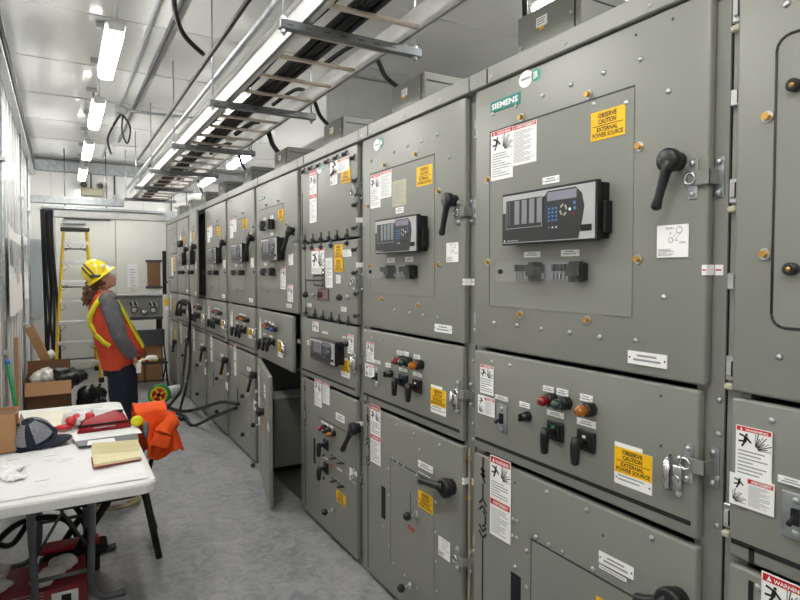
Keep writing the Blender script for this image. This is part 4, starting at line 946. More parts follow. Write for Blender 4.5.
for yy_, s_ in ((ty0+.27, 1), (ty1-.27, -1)):
    for x, sx in ((-.125, -1), (.105, 1)):
        MB().tube(spline([(x, yy_, TT-.05), (x, yy_+s_*.15, .4), (x, yy_+s_*.28, .12), (x+sx*.03, yy_+s_*.31, .04), (x+sx*.09, yy_+s_*.32, .017), (x+sx*.15, yy_+s_*.32, .017)], 4), .0165, TUBE, 10).build('leg', t)
    MB().tube([(-.125, yy_+s_*.245, .2), (.105, yy_+s_*.245, .2)], .01, TUBE, 8).build('leg_bar', t)
    MB().tube([(-.01, yy_+s_*.3, TT-.06), (-.01, yy_+s_*.18, TT-.22)], .009, GALVD, 6).tube([(-.01, yy_+s_*.18, TT-.22), (-.12, yy_+s_*.19, .32)], .007, GALVD, 6).tube([(-.01, yy_+s_*.18, TT-.22), (.1, yy_+s_*.19, .32)], .007, GALVD, 6).build('leg_brace', t)
def onT(u, v, z=TT+.004): p = at_z(u, v, z); return Vector((p.x, p.y, z))
# big drawing set, its near edge curling over
r_ = [onT(0, 497), onT(146, 470), onT(141, 432), onT(60, 437)]
x0, x1, y0, y1 = -.33, .30, ty0+.05, 3.28
def dset(u, v):
    x = x0+(x1-x0)*u; y = y0+(y1-y0)*v; z = TT+.012+.006*math.sin(7*u+3*v)
    if v < .12: z = TT+.003+.016*(v/.12)**.5
    return Vector((x, y, z+.004*noise.noise(Vector((x*9, y*9, 0)))))
b = MB().grid(dset, 24, 24, PAPER).box(x0, x1, y0+.02, y1, TT+.0005, TT+.004, PAPER)
for i in range(10):
    xx = x0+.05+random.random()*.5; yq = y0+.1+random.random()*.4; 
    b.box(xx, xx+.05, yq, yq+.003, TT+.0205, TT+.0212, INKG)
tag(b.build('drawing_set'), 'large white drawing set covering the near end of the table', 'drawing')
def sheet(name, pts, z, mat, label, cat, nl=10, th=.002, grp=None):
    P4 = [onT(u, v, z) for u, v in pts]   # near-left, near-right, far-right, far-left
    b = MB(); up = Vector((0, 0, th)); v = [p for p in P4]+[p+up for p in P4]
    b.add(v, [(3, 2, 1, 0), (4, 5, 6, 7), (0, 1, 5, 4), (1, 2, 6, 5), (2, 3, 7, 6), (3, 0, 4, 7)], mat)
    for i in range(nl):
        f = (i+1)/(nl+1); a = P4[0].lerp(P4[3], f); c_ = P4[1].lerp(P4[2], f)
        e = .9-.4*random.random(); k = (P4[3]-P4[0])*.012
        q = [a.lerp(c_, .1), a.lerp(c_, e)]; up2 = up+Vector((0, 0, .0004))
        b.quad(q[0]-k+up2, q[1]-k+up2, q[1]+k+up2, q[0]+k+up2, INKG)
    return tag(b.build(name), label, cat, grp)
sheet('paper_sheet', [(68, 425), (124, 419), (117, 405), (67, 410)], TT+.004, PAPER, 'white printed sheet at the far end of the table behind the red pouch', 'paper', 12)
sheet('folder', [(22, 438), (70, 428), (66, 409), (28, 414)], TT+.002, M('folder_cream', 'efe9d6', .6), 'cream folder lying at the far end of the table behind the cap', 'folder', 0, .003)
sheet('paper_sheet', [(76, 444), (142, 433), (136, 425), (70, 434)], TT+.022, PAPER, 'white sheet under the red pouch and the dark tablet', 'paper', 0)
t = thing('tablet', onT(107, 440, TT+.026), 'dark grey tablet with a paper slip on it, beside the open notebook', 'tablet')
P4 = [onT(79, 448, TT+.026), onT(139, 441, TT+.026), onT(137, 435, TT+.026), onT(76, 443, TT+.026)]
b = MB(); up = Vector((0, 0, .009)); v = P4+[p+up for p in P4]; b.add(v, [(3, 2, 1, 0), (4, 5, 6, 7), (0, 1, 5, 4), (1, 2, 6, 5), (2, 3, 7, 6), (3, 0, 4, 7)], GALVD); b.build('tablet_body', t)
P5 = [onT(88, 446, TT+.0365), onT(116, 443, TT+.0365), onT(114, 438, TT+.0365), onT(87, 441, TT+.0365)]
sheet('paper_slip', [(87, 445.5), (116, 442), (114, 438), (88, 441)], TT+.0365, PAPER, 'small white slip of paper lying on the dark tablet', 'paper', 1, .001)
# notebook, open, far page raised
t = thing('notebook', onT(118, 458, TT+.024), 'open cream notebook with red-brown cover at the table corner', 'notebook')
A, B_, C_, D_ = onT(94, 467, TT+.026), onT(141, 459, TT+.026), onT(139, 453, TT+.026), onT(92, 457, TT+.026)
hh = Vector((0, 0, .012)); lift = Vector((0, .03, .045))
b = MB().add([A, B_, C_, D_, A+hh, B_+hh, C_+hh, D_+hh], [(3, 2, 1, 0), (4, 5, 6, 7), (0, 1, 5, 4), (1, 2, 6, 5), (2, 3, 7, 6), (3, 0, 4, 7)], PAGEC)
for i in range(5): 
    l2 = Vector((0, .035-.004*i, .03+.004*i)); b.add([D_+hh, C_+hh, C_+hh+l2, D_+hh+l2, D_+hh*1.2, C_+hh*1.2, C_+hh+l2+Vector((0, .002, 0)), D_+hh+l2+Vector((0, .002, 0))], [(0, 1, 2, 3), (7, 6, 5, 4)], PAGEC)
b.build('pages', t)
e_ = (B_-A).normalized()*.003; f_ = (A-D_).normalized()*.003; d_ = Vector((0, 0, .003))
MB().add([A-e_+f_-d_, B_+e_+f_-d_, C_+e_-f_-d_, D_-e_-f_-d_, A-e_+f_, B_+e_+f_, C_+e_-f_, D_-e_-f_], [(3, 2, 1, 0), (4, 5, 6, 7), (0, 1, 5, 4), (1, 2, 6, 5), (2, 3, 7, 6), (3, 0, 4, 7)], BAGR).build('cover', t)
# red zip pouch
b = MB()
pts = [(77, 434), (131, 427), (124, 417), (119, 414), (95, 423), (82, 427)]
base = [onT(u, v, TT+.026) for u, v in pts]; cen = sum(base, Vector())/len(base)
n = len(base); vs = list(base)+[p.lerp(cen, .06)+Vector((0, 0, .03)) for p in base]+[p.lerp(cen, .4)+Vector((0, 0, .045)) for p in base]+[cen+Vector((0, 0, .05))]
fs = []
for i in range(n):
    j = (i+1) % n; fs += [(i, j, n+j, n+i), (n+i, n+j, 2*n+j, 2*n+i), (2*n+i, 2*n+j, 3*n)]
fs.append(tuple(range(n))[::-1]); b.add(vs, fs, BAGR, True)
t = b.build('tool_pouch'); tag(t, 'red zipped tool pouch with dark trim lying on papers', 'pouch')
MB().tube([vs[n]+Vector((0, 0, .004)), vs[n+1]+Vector((0, 0, .004))], .006, MATTE, 6).tube([vs[n+4], vs[n+2]+Vector((0, 0, .012))], .006, MATTE, 6).tube([vs[n], vs[n+5], vs[n+4]], .005, MATTE, 6).build('zip', t)
p = vs[n+2]; MB().ball(p+Vector((-.02, -.01, .01)), (.02, .02, .01), MATTE, 10, 6).build('zip_pull', t)
a_ = vs[0].lerp(vs[1], .5)+Vector((0, -.001, .014)); MB().tube([vs[0].lerp(vs[1], .3)+Vector((0, -.003, .02)), vs[0].lerp(vs[1], .7)+Vector((0, -.003, .02))], .004, INKG, 5).build('printed_strip', t)
# crumpled bag with red print
b = MB(); p = onT(81, 421, TT+.03)
for i in range(7): b.ball(p+Vector((random.uniform(-.06, .06), random.uniform(-.06, .06), random.uniform(0, .03))), (.05, .05, .03), PAPER, 10, 7)
o = remesh(b.build('crumpled_bag'), .008, 1, lambda c: .012*noise.noise(c*35)); tag(o, 'crumpled white bag with red print between the cap and the red pouch', 'bag')
b = MB()
for i in range(4):
    q = p+Vector((-.05+.03*i, -.055+.01*(i % 2), .022+.01*(i % 2))); b.ball(q, (.028, .03, .012), RED, 10, 6, rot=Matrix.Rotation(.6, 3, 'X'))
b.build('red_print', o)
tag(MB().ball(onT(64, 427, TT+.022), (.05, .03, .014), RED, 12, 7).build('red_cloth'), 'small red rag lying just behind the peak of the cap', 'rag')
# cap
cpos = onT(34, 446, TT+.02)
t = thing('baseball_cap', cpos, 'navy cap with grey mesh panels lying on the drawing set', 'cap')
cx, cy = cpos.x, cpos.y+.06; cz = TT+.02
axis = Vector((-.25, -.35, 1)).normalized(); q = Vector((0, 0, 1)).rotation_difference(axis).to_matrix()
def cap_pt(u, v, s=1.0):
    a = 2*math.pi*u; e = v*math.pi/2; r = math.cos(e)
    return Vector((cx, cy, cz)) + q @ Vector((.095*s*r*math.cos(a), .1*s*r*math.sin(a), .118*s*math.sin(e)))+Vector((0, 0, .014))
crown = MB().grid(lambda u, v: cap_pt(u, v), 28, 10, NAVY, True)
crown.build('crown', t)
for a0 in (.08, .36, .62, .86):
    o = MB().grid(lambda u, v, a0=a0: cap_pt(a0-.085+.17*u*(1-.0*v), .18+.62*v, 1.012) if True else None, 8, 8, MESHC)
    o.build('mesh_panel', t)
MB().tube([cap_pt(i/24, .04, 1.015) for i in range(24)], .008, NAVY, 6, closed=True).build('sweatband', t)
def peak(u, v):
    a = -1.25+2.5*u; r = .088+.075*v*(math.cos(a)**.6 if math.cos(a) > 0 else 0)
    d = Vector((math.cos(a), math.sin(a), 0)); m = Matrix.Rotation(math.radians(-8), 3, 'Z')
    return Vector((cx, cy, cz+.026-.016*(abs(u-.5)*2)**2-.012*v)) + m @ Vector((d.x*r, d.y*r*.95, 0))
o = MB().grid(peak, 16, 6, NAVY).build('peak', t); sm = o.modifiers.new('s', 'SOLIDIFY'); sm.thickness = .004
MB().ball(cap_pt(0, 1, 1.02), .007, NAVY, 8, 6).build('button', t)
# crumpled clear film on near left, cardboard box at left end
b = MB()
for i in range(9): b.ball(onT(2+random.random()*14, 462+random.random()*18, TT+.024), (.05, .04, .008), PAPER, 9, 6)
o = remesh(b.build('plastic_film'), .006, 1, lambda c: .012*noise.noise(c*60)); tag(o, 'crumpled clear plastic film at the left edge of the table', 'plastic film')
p = onT(17, 452, TT+.003); q = onT(-30, 450, TT+.003)
x1 = p.x; yn = p.y
t = thing('cardboard_box', (x1-.1, yn+.12, TT+.003), 'small brown cardboard box on the table at the photo\'s left edge', 'box')
MB().box(-.34, x1, yn, yn+.003, TT+.003, TT+.185, CARD).box(x1-.003, x1, yn, yn+.2, TT+.003, TT+.185, CARD).box(-.34, x1, yn+.197, yn+.2, TT+.003, TT+.185, CARD).box(-.34, x1, yn, yn+.2, TT+.003, TT+.006, CARD).build('carton', t)
MB().box(x1-.001, x1+.03, yn+.01, yn+.19, TT+.13, TT+.134, CARD, rot=Matrix.Rotation(1.2, 3, 'Y')).build('flap', t)
MB().box(-.34, x1-.004, yn+.004, yn+.1, TT+.18, TT+.184, CARDD).build('flap', t)
# ================================================================== under the table
t = thing('red_carton', (-.04, 3.2, 0), 'flat red printed carton on the floor under the table', 'box')
MB().box(-.3, .09, 3.15, 3.47, .002, .12, CARTON, .004).build('carton', t)
s = MB().box(-.06, .05, 3.148, 3.15, .02, .1, PAPER).box(-.02, .02, 3.147, 3.149, .035, .085, INK).box(-.27, -.24, 3.147, 3.149, .09, .11, GREENC)
for i in range(5): s.box(-.22, -.09, 3.1475, 3.1495, .05+.016*i, .054+.016*i, INKG)
s.build('printed_label', t)
tag(MB().box(-.12, .16, 3.5, 3.6, .14, .17, BAGR, .008).box(-.1, .2, 3.48, 3.62, .1, .14, MATTE, .01).box(-.12, .16, 3.5, 3.6, 0, .1, MATTE, .01).build('tool_case'), 'black case with a red lid under the table behind the red carton', 'case')
b = MB()
for i in range(8): b.ball((random.uniform(-.3, .02), random.uniform(3.22, 3.4), .145+random.uniform(0, .02)), (.06, .06, .025), BAGW, 10, 7)
tag(remesh(b.build('plastic_bag'), .012, 1, lambda c: .02*noise.noise(c*22)), 'crumpled pale plastic bag lying on the red carton', 'plastic bag')
tag(MB().tube(spline([(-.34, 3.35, .26), (-.2, 3.6, .3), (0, 3.75, .22), (.08, 3.72, .05), (.1, 3.7, .016)]), .016, CABLE, 8).build('power_cable'), 'thick black cable arching under the table, nearer the leg', 'cable')
tag(MB().tube(spline([(-.34, 3.7, .2), (-.25, 3.85, .1), (-.1, 3.88, .3), (.05, 3.85, .25), (.12, 3.78, .08), (.14, 3.72, .016)]), .016, CABLE, 8).build('power_cable'), 'second thick black cable looping under the table behind the first', 'cable')
b = MB()
for i in range(5):
    b.tube([(.3+(.15-.008*i)*math.cos(a), 4.45+(.15-.008*i)*math.sin(a), .03+.026*i) for a in [k*6.2832/24 for k in range(24)]], .015, STRAW, 6, closed=True)
o = b.build('cable_coil'); tag(o, 'round coil of tan cable with a white tag on the floor behind the chair', 'cable coil')
MB().box(.26, .36, 4.292, 4.294, .05, .09, WHITE).build('paper_tag', o)
# chair with the orange jacket
t = thing('stacking_chair', (.23, 3.7, 0), 'black stacking chair half under the table, carrying the orange jacket', 'chair')
sx0, sx1, sy0, sy1, sz = -.0, .42, 3.47, 3.9, .46
slab(MB(), rrect(sx0-.12, sx1, sy0-.02, sy1+.02, .1), [(.05, sz-.1), (.0, sz-.06), (0, sz), (.02, sz+.015)], MATTE).build('seat', t)
for (x, y, fx, fyy) in ((.38, 3.52, .455, 3.49), (.38, 3.86, .485, 3.9), (.25, 3.52, -.04, 3.5), (.25, 3.86, -.02, 3.93)):
    MB().tube([(x, y, sz-.03), (fx, fyy, .0)], [(.016, .02), (.014, .018)], MATTE, 8).build('leg', t)
for y in (3.54, 3.88): MB().tube(spline([(.4, y, sz-.03), (.44, y, .6), (.465, y, .78)]), .012, MATTE, 8).build('back_post', t)
MB().box(.445, .475, 3.52, 3.9, .58, .8, SHIRT, .012).build('backrest', t)
# jacket: cloth over the chair back
LB = [(135, 413), (144, 428), (147, 442), (149, 457)]; RB = [(167, 409), (174, 424), (180, 438), (185, 452)]
def alongB(B, f):
    f *= 3; i = min(2, int(f)); f -= i; return (B[i][0]*(1-f)+B[i+1][0]*f, B[i][1]*(1-f)+B[i+1][1]*f)
def jk(u, v):
    if v < .3:      # hanging behind
        f = v/.3; q0 = at_y(*LB[0], 3.46).lerp(at_y(*RB[0], 3.46), u); q = q0+Vector((0, .2-.03*f, -.26*(1-f)))
    elif v < .45:   # over the top of the chair back
        f = (v-.3)/.15; q0 = at_y(*LB[0], 3.46).lerp(at_y(*RB[0], 3.46), u); q = q0+Vector((0, .17*(1-f), .035*math.sin(math.pi*f)))
    else:
        f = (v-.45)/.55; l = alongB(LB, f); r = alongB(RB, f)
        uu = l[0]+(r[0]-l[0])*u; vv = l[1]+(r[1]-l[1])*u+f*5*math.sin(u*6.0)
        q = at_y(uu, vv, 3.45-.06*f)
        q.y -= (.03*math.sin(u*8+2*f)+.02*noise.noise(Vector((u*4, v*3, 3))))*min(1, f*2.5)
    w_ = noise.noise(Vector((u*6, v*7, 1)))
    return q+Vector((0, .007*w_, .007*w_))
jo = MB().grid(jk, 44, 52, JACK).build('jacket'); tag(jo, 'bright orange work jacket draped over the black chair back', 'jacket')
sm = jo.modifiers.new('s', 'SOLIDIFY'); sm.thickness = .014
sl = MB().tube(spline([at_y(169, 414, 3.41), at_y(170, 423, 3.375), at_y(164, 433, 3.35), at_y(160, 446, 3.345)], 6), [.03]*4+[.042]*9+[.046]*5+[.044], JACK, 14)
for v_ in sl.v: v_ += Vector((1, -1, 0))*.014*noise.noise(v_*20)
sl.build('sleeve', jo)
q = at_y(137, 421, 3.42); MB().ball(q, (.032, .016, .03), LIME, 12, 8).build('lime_patch', jo)
q = at_y(146, 430, 3.40); MB().ball(q, (.018, .02, .05), SHIRT, 12, 8).build('grey_lining', jo)
q = at_y(148, 409, 3.6); b = MB().ball(q, (.07, .07, .04), SHIRT, 14, 8); remesh(b.build('collar', jo), .01, 1, lambda c: .012*noise.noise(c*20))
# ================================================================== floor things beyond the table
t = thing('cardboard_box', (-.15, 7.85, 0), 'large open cardboard box on the floor by the left wall', 'box')
bx0, bx1, by0, by1, bh = -.355, .09, 7.68, 8.12, .42
MB().box(bx0, bx1, by0, by0+.006, .0, bh-.12, CARDD).box(bx0, bx1, by1-.006, by1, 0, bh+.02, CARDD).box(bx0, bx0+.006, by0, by1, 0, bh, CARDD).box(bx1-.006, bx1, by0, by1, 0, bh, CARDD).box(bx0, bx1, by0, by1, 0, .006, CARDD).build('carton', t)  # shadow on the box front is put into the darker board colour
MB().box(bx0, bx1, by0-.1, by0-.094, bh-.19, bh-.03, CARD, rot=Matrix.Rotation(-.5, 3, 'X')).build('flap', t)
MB().box(bx0+.004, bx1, by1-.006, by1, bh+.02, bh+.14, CARDD).build('flap', t)
MB().box(bx0+.004, bx0+.009, by0+.1, by1, bh, bh+.12, CARD).build('flap', t)
def heap(name, cen, ext, n, rad, mat, label, cat, vox=.018, amp=.03, fr=16):
    b = MB()
    for i in range(n): b.ball(Vector(cen)+Vector((random.uniform(-1, 1)*ext[0], random.uniform(-1, 1)*ext[1], random.uniform(-1, 1)*ext[2])), [r_*random.uniform(.8, 1.2) for r_ in rad], mat, 10, 7)
    return tag(remesh(b.build(name), vox, 1, lambda c: amp*noise.noise(c*fr)+amp*.5*noise.noise(c*fr*2.3)), label, cat)
heap('plastic_sheeting', (-.2, 7.9, .38), (.09, .13, .05), 9, (.085, .09, .07), BAGW, 'crumpled whitish plastic sheeting in the open cardboard box', 'plastic sheeting', amp=.022)
heap('bin_bag', (.09, 7.78, .36), (.09, .08, .09), 9, (.09, .08, .08), BAGB, 'shiny black bin bag spilling over the side of the cardboard box', 'bag', amp=.03)
t = heap('backpack', (.33, 7.75, .15), (.08, .07, .09), 9, (.1, .09, .09), BAGB, 'dark backpack standing on the floor behind the table', 'bag', amp=.02, fr=10)
MB().tube(spline([(.3, 7.64, .3), (.27, 7.58, .22), (.27, 7.59, .08), (.3, 7.64, .02)]), .016, MATTE, 6).tube(spline([(.38, 7.64, .3), (.36, 7.57, .22), (.37, 7.58, .08), (.39, 7.64, .02)]), .016, MATTE, 6).build('shoulder_strap', t)
a = at_y(29, 327, 8.4); c_ = at_y(45, 358, 8.35)
d = c_-a; L = d.length; b = MB().box(-L/2, L/2+.1, -.02, .02, -.05, .05, WOODM, .004)
rt = Vector((1, 0, 0)).rotation_difference(d.normalized()).to_matrix(); mid = (a+c_)/2
b.v = [mid+rt @ v for v in b.v]
tag(b.build('timber_batten'), 'brown timber batten leaning in the left corner behind the cardboard box', 'batten')
p = at_y(45, 359, 8.5); tag(MB().tube(spline([(p.x+.1, 8.5, p.z+.08), (p.x, 8.5, p.z), (p.x-.1, 8.48, p.z-.14), (p.x-.14, 8.45, .05)]), [.04]+[.05]*17+[.05], PAPER, 12).build('foam_roll'), 'white foam roll sticking out behind the cardboard box', 'foam')
a = at_y(8, 364, 4.75); c_ = at_y(17, 412, 4.7); dn = (c_-a)
t = thing('broom', (c_.x, 4.7, 0), 'green and blue handled broom leaning on the left wall', 'broom')
MB().tube([a+Vector((0, 0, .0)), a+dn*1.0, a+dn*1.5], .014, GREEN, 10).build('handle', t); MB().tube([a-dn*.1, a], .015, M('blue_grip', '2a78c0', .4), 10).build('grip', t)
MB().tube([a+dn*1.5, Vector(((a+dn*1.5).x, 4.6, .02))], [.02, .05], PAPER, 10).build('bristles', t)
p = at_x(17, 340, XL+.03); tag(MB().box(XL+.012, XL+.034, 6.4, 6.5, .0, 1.0, CARD, .003).build('cardboard_offcut'), 'narrow cardboard offcut standing against the left wall by the box', 'cardboard')
# folding chair with clutter, box behind it
t = thing('folding_chair', (1.1, 8.9, 0), 'black folding chair with odds and ends on it at the aisle end', 'chair')
p = at_y(150, 362, 8.7); zc = p.z
MB().box(.78, 1.28, 8.65, 9.05, zc-.03, zc-.005, MATTE, .01).build('seat', t)
p0 = at_y(138, 330, 9.1); p1 = at_y(165, 345, 9.1)
MB().box(.85, 1.3, 9.08, 9.11, p1.z, p0.z, GALVD, .01).build('backrest', t)
for x in (.82, 1.27):
    MB().tube([(x, 9.1, p0.z), (x, 8.62, .0)], .012, MATTE, 8).build('leg', t); MB().tube([(x, 8.75, zc-.02), (x, 9.15, 0)], .012, MATTE, 8).build('leg', t)
MB().tube([(.82, 8.72, .1), (1.27, 8.72, .1)], .008, MATTE, 6).build('leg_bar', t)
for i, (u, v, m, r3, nm, lb) in enumerate(((143, 358, PAGEC, (.05, .05, .03), 'work_glove', 'tan glove on the black folding chair, next to the worker'), (152, 356, PAPER, (.09, .07, .045), 'rag', 'white rag heaped on the black folding chair'), (147, 360, RED, (.03, .03, .02), 'tape_roll', 'small red item on the folding chair seat beside the tan glove'), (155, 360, LIME, (.05, .03, .02), 'marker_flag', 'lime yellow item on the folding chair seat before the white rag'))):
    q = at_y(u, v, 8.75); tag(remesh(MB().ball((q.x, 8.75+.04*(i == 1), zc-.005+r3[2]*.9), r3, m, 12, 8).build(nm), .012, 1, lambda c: .012*noise.noise(c*30)), lb, nm.replace('_', ' '))
q0 = at_y(135, 345, 9.25)
t = thing('cardboard_box', (1.05, 9.4, 0), 'brown cardboard box on the floor behind the folding chair', 'box')
MB().box(.8, 1.27, 9.2, 9.5, 0, .52, CARD, .004).box(1.02, 1.06, 9.198, 9.2, 0, .52, CARDD).build('carton', t); MB().box(.8, 1.27, 9.17, 9.2, .5, .53, CARD, .003).build('flap', t)
# cable reel
rc = at_y(160, 397, 7.5); rc.z = .125
t = thing('cable_reel', (rc.x, 7.55, 0), 'green and yellow cable reel with red core on the floor', 'cable reel')
ax = Vector((-.25, -1, .12)).normalized(); c0 = Vector((rc.x, 7.55, .128))
def disc_ring(b, off, r0, r1, mat, th=.012): b.lathe(c0+ax*off, ax, [(0, r0), (0, r1), (th, r1), (th, r0), (0, r0)], mat, 28, False)
b = MB(); disc_ring(b, .04, .095, .125, GREEN); b.build('front_rim', t)
b = MB(); disc_ring(b, -.07, .02, .125, GREEN); b.build('rear_rim', t)
b = MB(); disc_ring(b, .045, .075, .097, YELP, .014); b.build('inner_ring', t)
b = MB(); b.lathe(c0-ax*.06, ax, [(0, .03), (0, .085), (.1, .085), (.1, .03)], RED, 22); b.build('wound_cord', t)
b = MB()
for i in range(4):
    a = 1.57*i+.5; e1 = ax.cross(Vector((0, 0, 1))).normalized(); e2 = ax.cross(e1)
    b.tube([c0+ax*.06, c0+ax*.06+(e1*math.cos(a)+e2*math.sin(a))*.09], .011, YELP, 6)
b.ball(c0+ax*.06, .024, MATTE, 10, 7); b.build('spokes', t)
a = at_z(166, 396, .06); c_ = at_z(184, 386, .07)
t = MB().cyl((1.0, 7.8, .075), (1.3, 8.0, .075), .075, PAPER, n=20).build('paper_roll'); tag(t, 'white paper roll lying on the floor behind the cable reel', 'paper roll')
# black cables hung on the far cabinets and running along the floor
yb = DL[8]-.2
def cable(pts, r, label, grp=None): return tag(MB().tube(spline(pts, 7), r, CABLE, 8).build('power_cable'), label, 'cable', grp)
e = lambda u, v, x: tuple(at_x(u, v, x))
g = 'thick black cables hung at the far cabinets'
cable([e(176, 315, 1.3), e(178, 304, 1.26), e(184, 300, 1.25), e(190, 306, 1.28), e(189, 330, 1.3), e(186, 350, 1.25), e(183, 375, 1.2), e(180, 392, 1.12), (1.02, 7.1, .02), (1.06, 6.75, .02), (1.15, 6.6, .02)], .015, 'thick black cable hooked over the far cabinet, its left strand reaching the reel', g)
cable([e(179, 312, 1.31), e(183, 303, 1.3), e(189, 305, 1.31), e(190, 335, 1.32), e(190, 360, 1.3), e(187, 383, 1.24), (1.15, 7.0, .02), (1.1, 6.6, .02)], .015, 'thick black cable hooked over the far cabinet, its right strand nearest the doors', g)
cable([at_z(168, 407, .02), at_z(182, 411, .02), at_z(193, 410, .03), at_x(205, 407, 1.27), at_x(222, 402, 1.3), at_x(238, 404, 1.32)], .018, 'black cable on the floor rising to lean on a cabinet door, the one behind', g)
cable([at_z(172, 412, .055), at_z(184, 416, .06), at_z(190, 424, .02), at_z(196, 425, .02), at_x(215, 416, 1.26), at_x(236, 408, 1.31)], .017, 'black cable on the floor rising to lean on a cabinet door, the one in front', g)
tag(MB().box(-.05, .05, -.02, .02, 0, .02, RED, .004).build('red_tag', org=(0, 0, 0)), 'small red tag on the floor left of the cable reel', 'tag').location = (at_z(143, 414, 0).x, at_z(143, 414, 0).y, 0)
# ================================================================== the worker
PY = 6.75
def pp(u, v, dy=0): p = at_y(u, v, PY); return Vector((p.x, PY+dy, p.z))
t = thing('person', (.55, PY, 0), 'person in yellow hard hat and orange vest looking up at the cable tray', 'person')
b = MB(); HC = pp(103, 279)
b.ball(HC, (.085, .078, .115), SKIN, 18, 12, rot=Matrix.Rotation(-.35, 3, 'Y'))                         # skull
tilt = Matrix.Rotation(-.42, 3, 'Y')        # chin up
def hp(x, y, z): return HC+tilt @ Vector((x, y, z))
b.ball(hp(.05, 0, -.07), (.05, .045, .04), SKIN, 12, 8); b.ball(hp(.088, 0, -.035), (.02, .022, .012), SKIN, 8, 6)
b.tube([hp(.075, 0, .03), hp(.112, 0, -.015), hp(.08, 0, -.025)], [.012, .016, .012], SKIN, 8)
for s_ in (-1, 1): b.ball(hp(.0, s_*.08, -.0), (.02, .012, .032), SKIN, 8, 6); b.ball(hp(.06, s_*.035, -.01), (.03, .03, .03), SKIN, 8, 6)
b.tube([pp(101, 281), pp(100, 296)], [.055, .065], SKIN, 12)
b.tube([pp(100, 294), pp(103, 315), pp(108, 340), pp(118, 362), pp(121, 372)], [(.1, .1), (.13, .19), (.13, .17), (.12, .17), (.12, .17)], SKIN, 14, ref=Vector((0, 1, 0)))
hand_c = pp(137, 358, -.2)
for s_ in (-1, 1):
    sh, el, wr = pp(107, 302, s_*.19), pp(117, 334, s_*.25), pp(130, 353, s_*.2)
    b.tube([pp(103, 300, s_*.08), sh, sh.lerp(el, .5), el, el.lerp(wr, .5), wr], [.06, .058, .05, .042, .036, .028], SKIN, 10)
    pm_ = wr+Vector((.03, 0, -.045)); b.tube([wr, pm_, pm_+Vector((.015, 0, -.03))], [(.028, .02), (.042, .02), (.036, .016)], SKIN, 8)
    for f in range(4):
        f0 = pm_+Vector((.034-.019*f, s_*.002, -.012-.006*f)); L_ = (.07, .08, .075, .06)[f]
        b.tube([f0, f0+Vector((.3*L_, s_*.004, -.5*L_)), f0+Vector((.4*L_, s_*.004, -.95*L_))], [.0105, .0095, .0075], SKIN, 6)
    b.tube([pm_+Vector((-.02, 0, .03)), pm_+Vector((.02, -s_*.02, .045)), pm_+Vector((.05, -s_*.02, .03))], [.013, .012, .009], SKIN, 6)
    hp_ = pp(121, 372, s_*.09); kn = pp(122, 398, s_*.1); an = pp(120, 424, s_*.1)
    b.tube([hp_, kn, an, an+Vector((0, 0, -.04))], [.09, .062, .043, .04], SKIN, 10)
body = remesh(b.build('body', t), .011, 2)
MB().ball(hp(.092, -.037, .005), .0095, WHITE, 8, 6).ball(hp(.1, -.037, .005), .004, INK, 6, 5).ball(hp(.092, .037, .005), .0095, WHITE, 8, 6).ball(hp(.1, .037, .005), .004, INK, 6, 5).build('eyes', t)
MB().tube([hp(.104, -.022, -.05), hp(.11, 0, -.048), hp(.104, .022, -.05)], [.004, .007, .004], M('lips', 'a8605a', .5), 6).build('mouth', t)
def loft(rings, mat, n=28, fold=.0, fr=9):
    vs = []; fs = []
    for (cx_, z_, hx, hy, ex) in rings:
        for i in range(n):
            a = 6.2832*i/n; p = Vector((cx_+hx*math.cos(a), PY+ex+hy*math.sin(a), z_)); 
            if fold: nn = Vector((math.cos(a), math.sin(a), 0)); p += nn*fold*noise.noise(Vector((p.x*fr, p.y*fr, p.z*fr*.6)))
            vs.append(p)
    for j in range(len(rings)-1):
        for i in range(n): fs.append((j*n+i, j*n+(i+1) % n, (j+1)*n+(i+1) % n, (j+1)*n+i))
    return MB().add(vs, fs, mat, True)
def interp(R, m):
    out = []
    for i in range(len(R)-1):
        for j in range(m): f = j/m; out.append(tuple(a*(1-f)+c*f for a, c in zip(R[i], R[i+1])))
    return out+[R[-1]]
# trousers
for s_ in (-1, 1):
    R = []
    for (v, u0, u1, hy) in ((362, 103, 136, .11), (380, 107, 137, .115), (398, 109, 137, .1), (412, 110, 136, .09), (424, 110, 133, .085)):
        a, c_ = pp(u0, v), pp(u1, v); R.append(((a.x+c_.x)/2, a.z, (c_.x-a.x)/2*.97, hy, s_*.085))
    R.append((R[-1][0], .045, R[-1][2]*.95, .085, s_*.09))
    loft(interp(R, 4), TROUS, 26, .018).build('trouser_leg', t)
    sh = MB().ball((R[-1][0]+.05, PY+s_*.09, .045), (.15, .052, .05), MATTE, 16, 9); sh.box(R[-1][0]-.1, R[-1][0]+.2, PY+s_*.09-.05, PY+s_*.09+.05, 0, .025, MATTE, .01)
    sh.build('boot', t)
p0 = pp(103, 364); p1 = pp(136, 358)
loft([((p0.x+p1.x)/2, pp(120, 355).z, .15, .2, 0), ((p0.x+p1.x)/2, pp(120, 374).z, .155, .2, 0)], TROUS).build('trouser_top', t)
# shirt sleeves
for s_ in (-1, 1):
    sh, el, wr = pp(108, 303, s_*.2), pp(118, 334, s_*.26), pp(130.5, 353.5, s_*.205)
    pts = spline([pp(106, 298, s_*.14), sh, el, wr], 6); rr_ = [.085]*3+[.1-.0006*i for i in range(len(pts)-3)]
    rr_ = [(.05+.012*min(i, 3) if i < 6 else .092-.0028*(i-6)) for i in range(len(pts))]
    q = MB().tube(pts, rr_, SHIRT, 18)
    for v_ in q.v: v_ += (v_-sh).normalized()*.012*noise.noise(v_*18)
    q.build('sleeve', t)
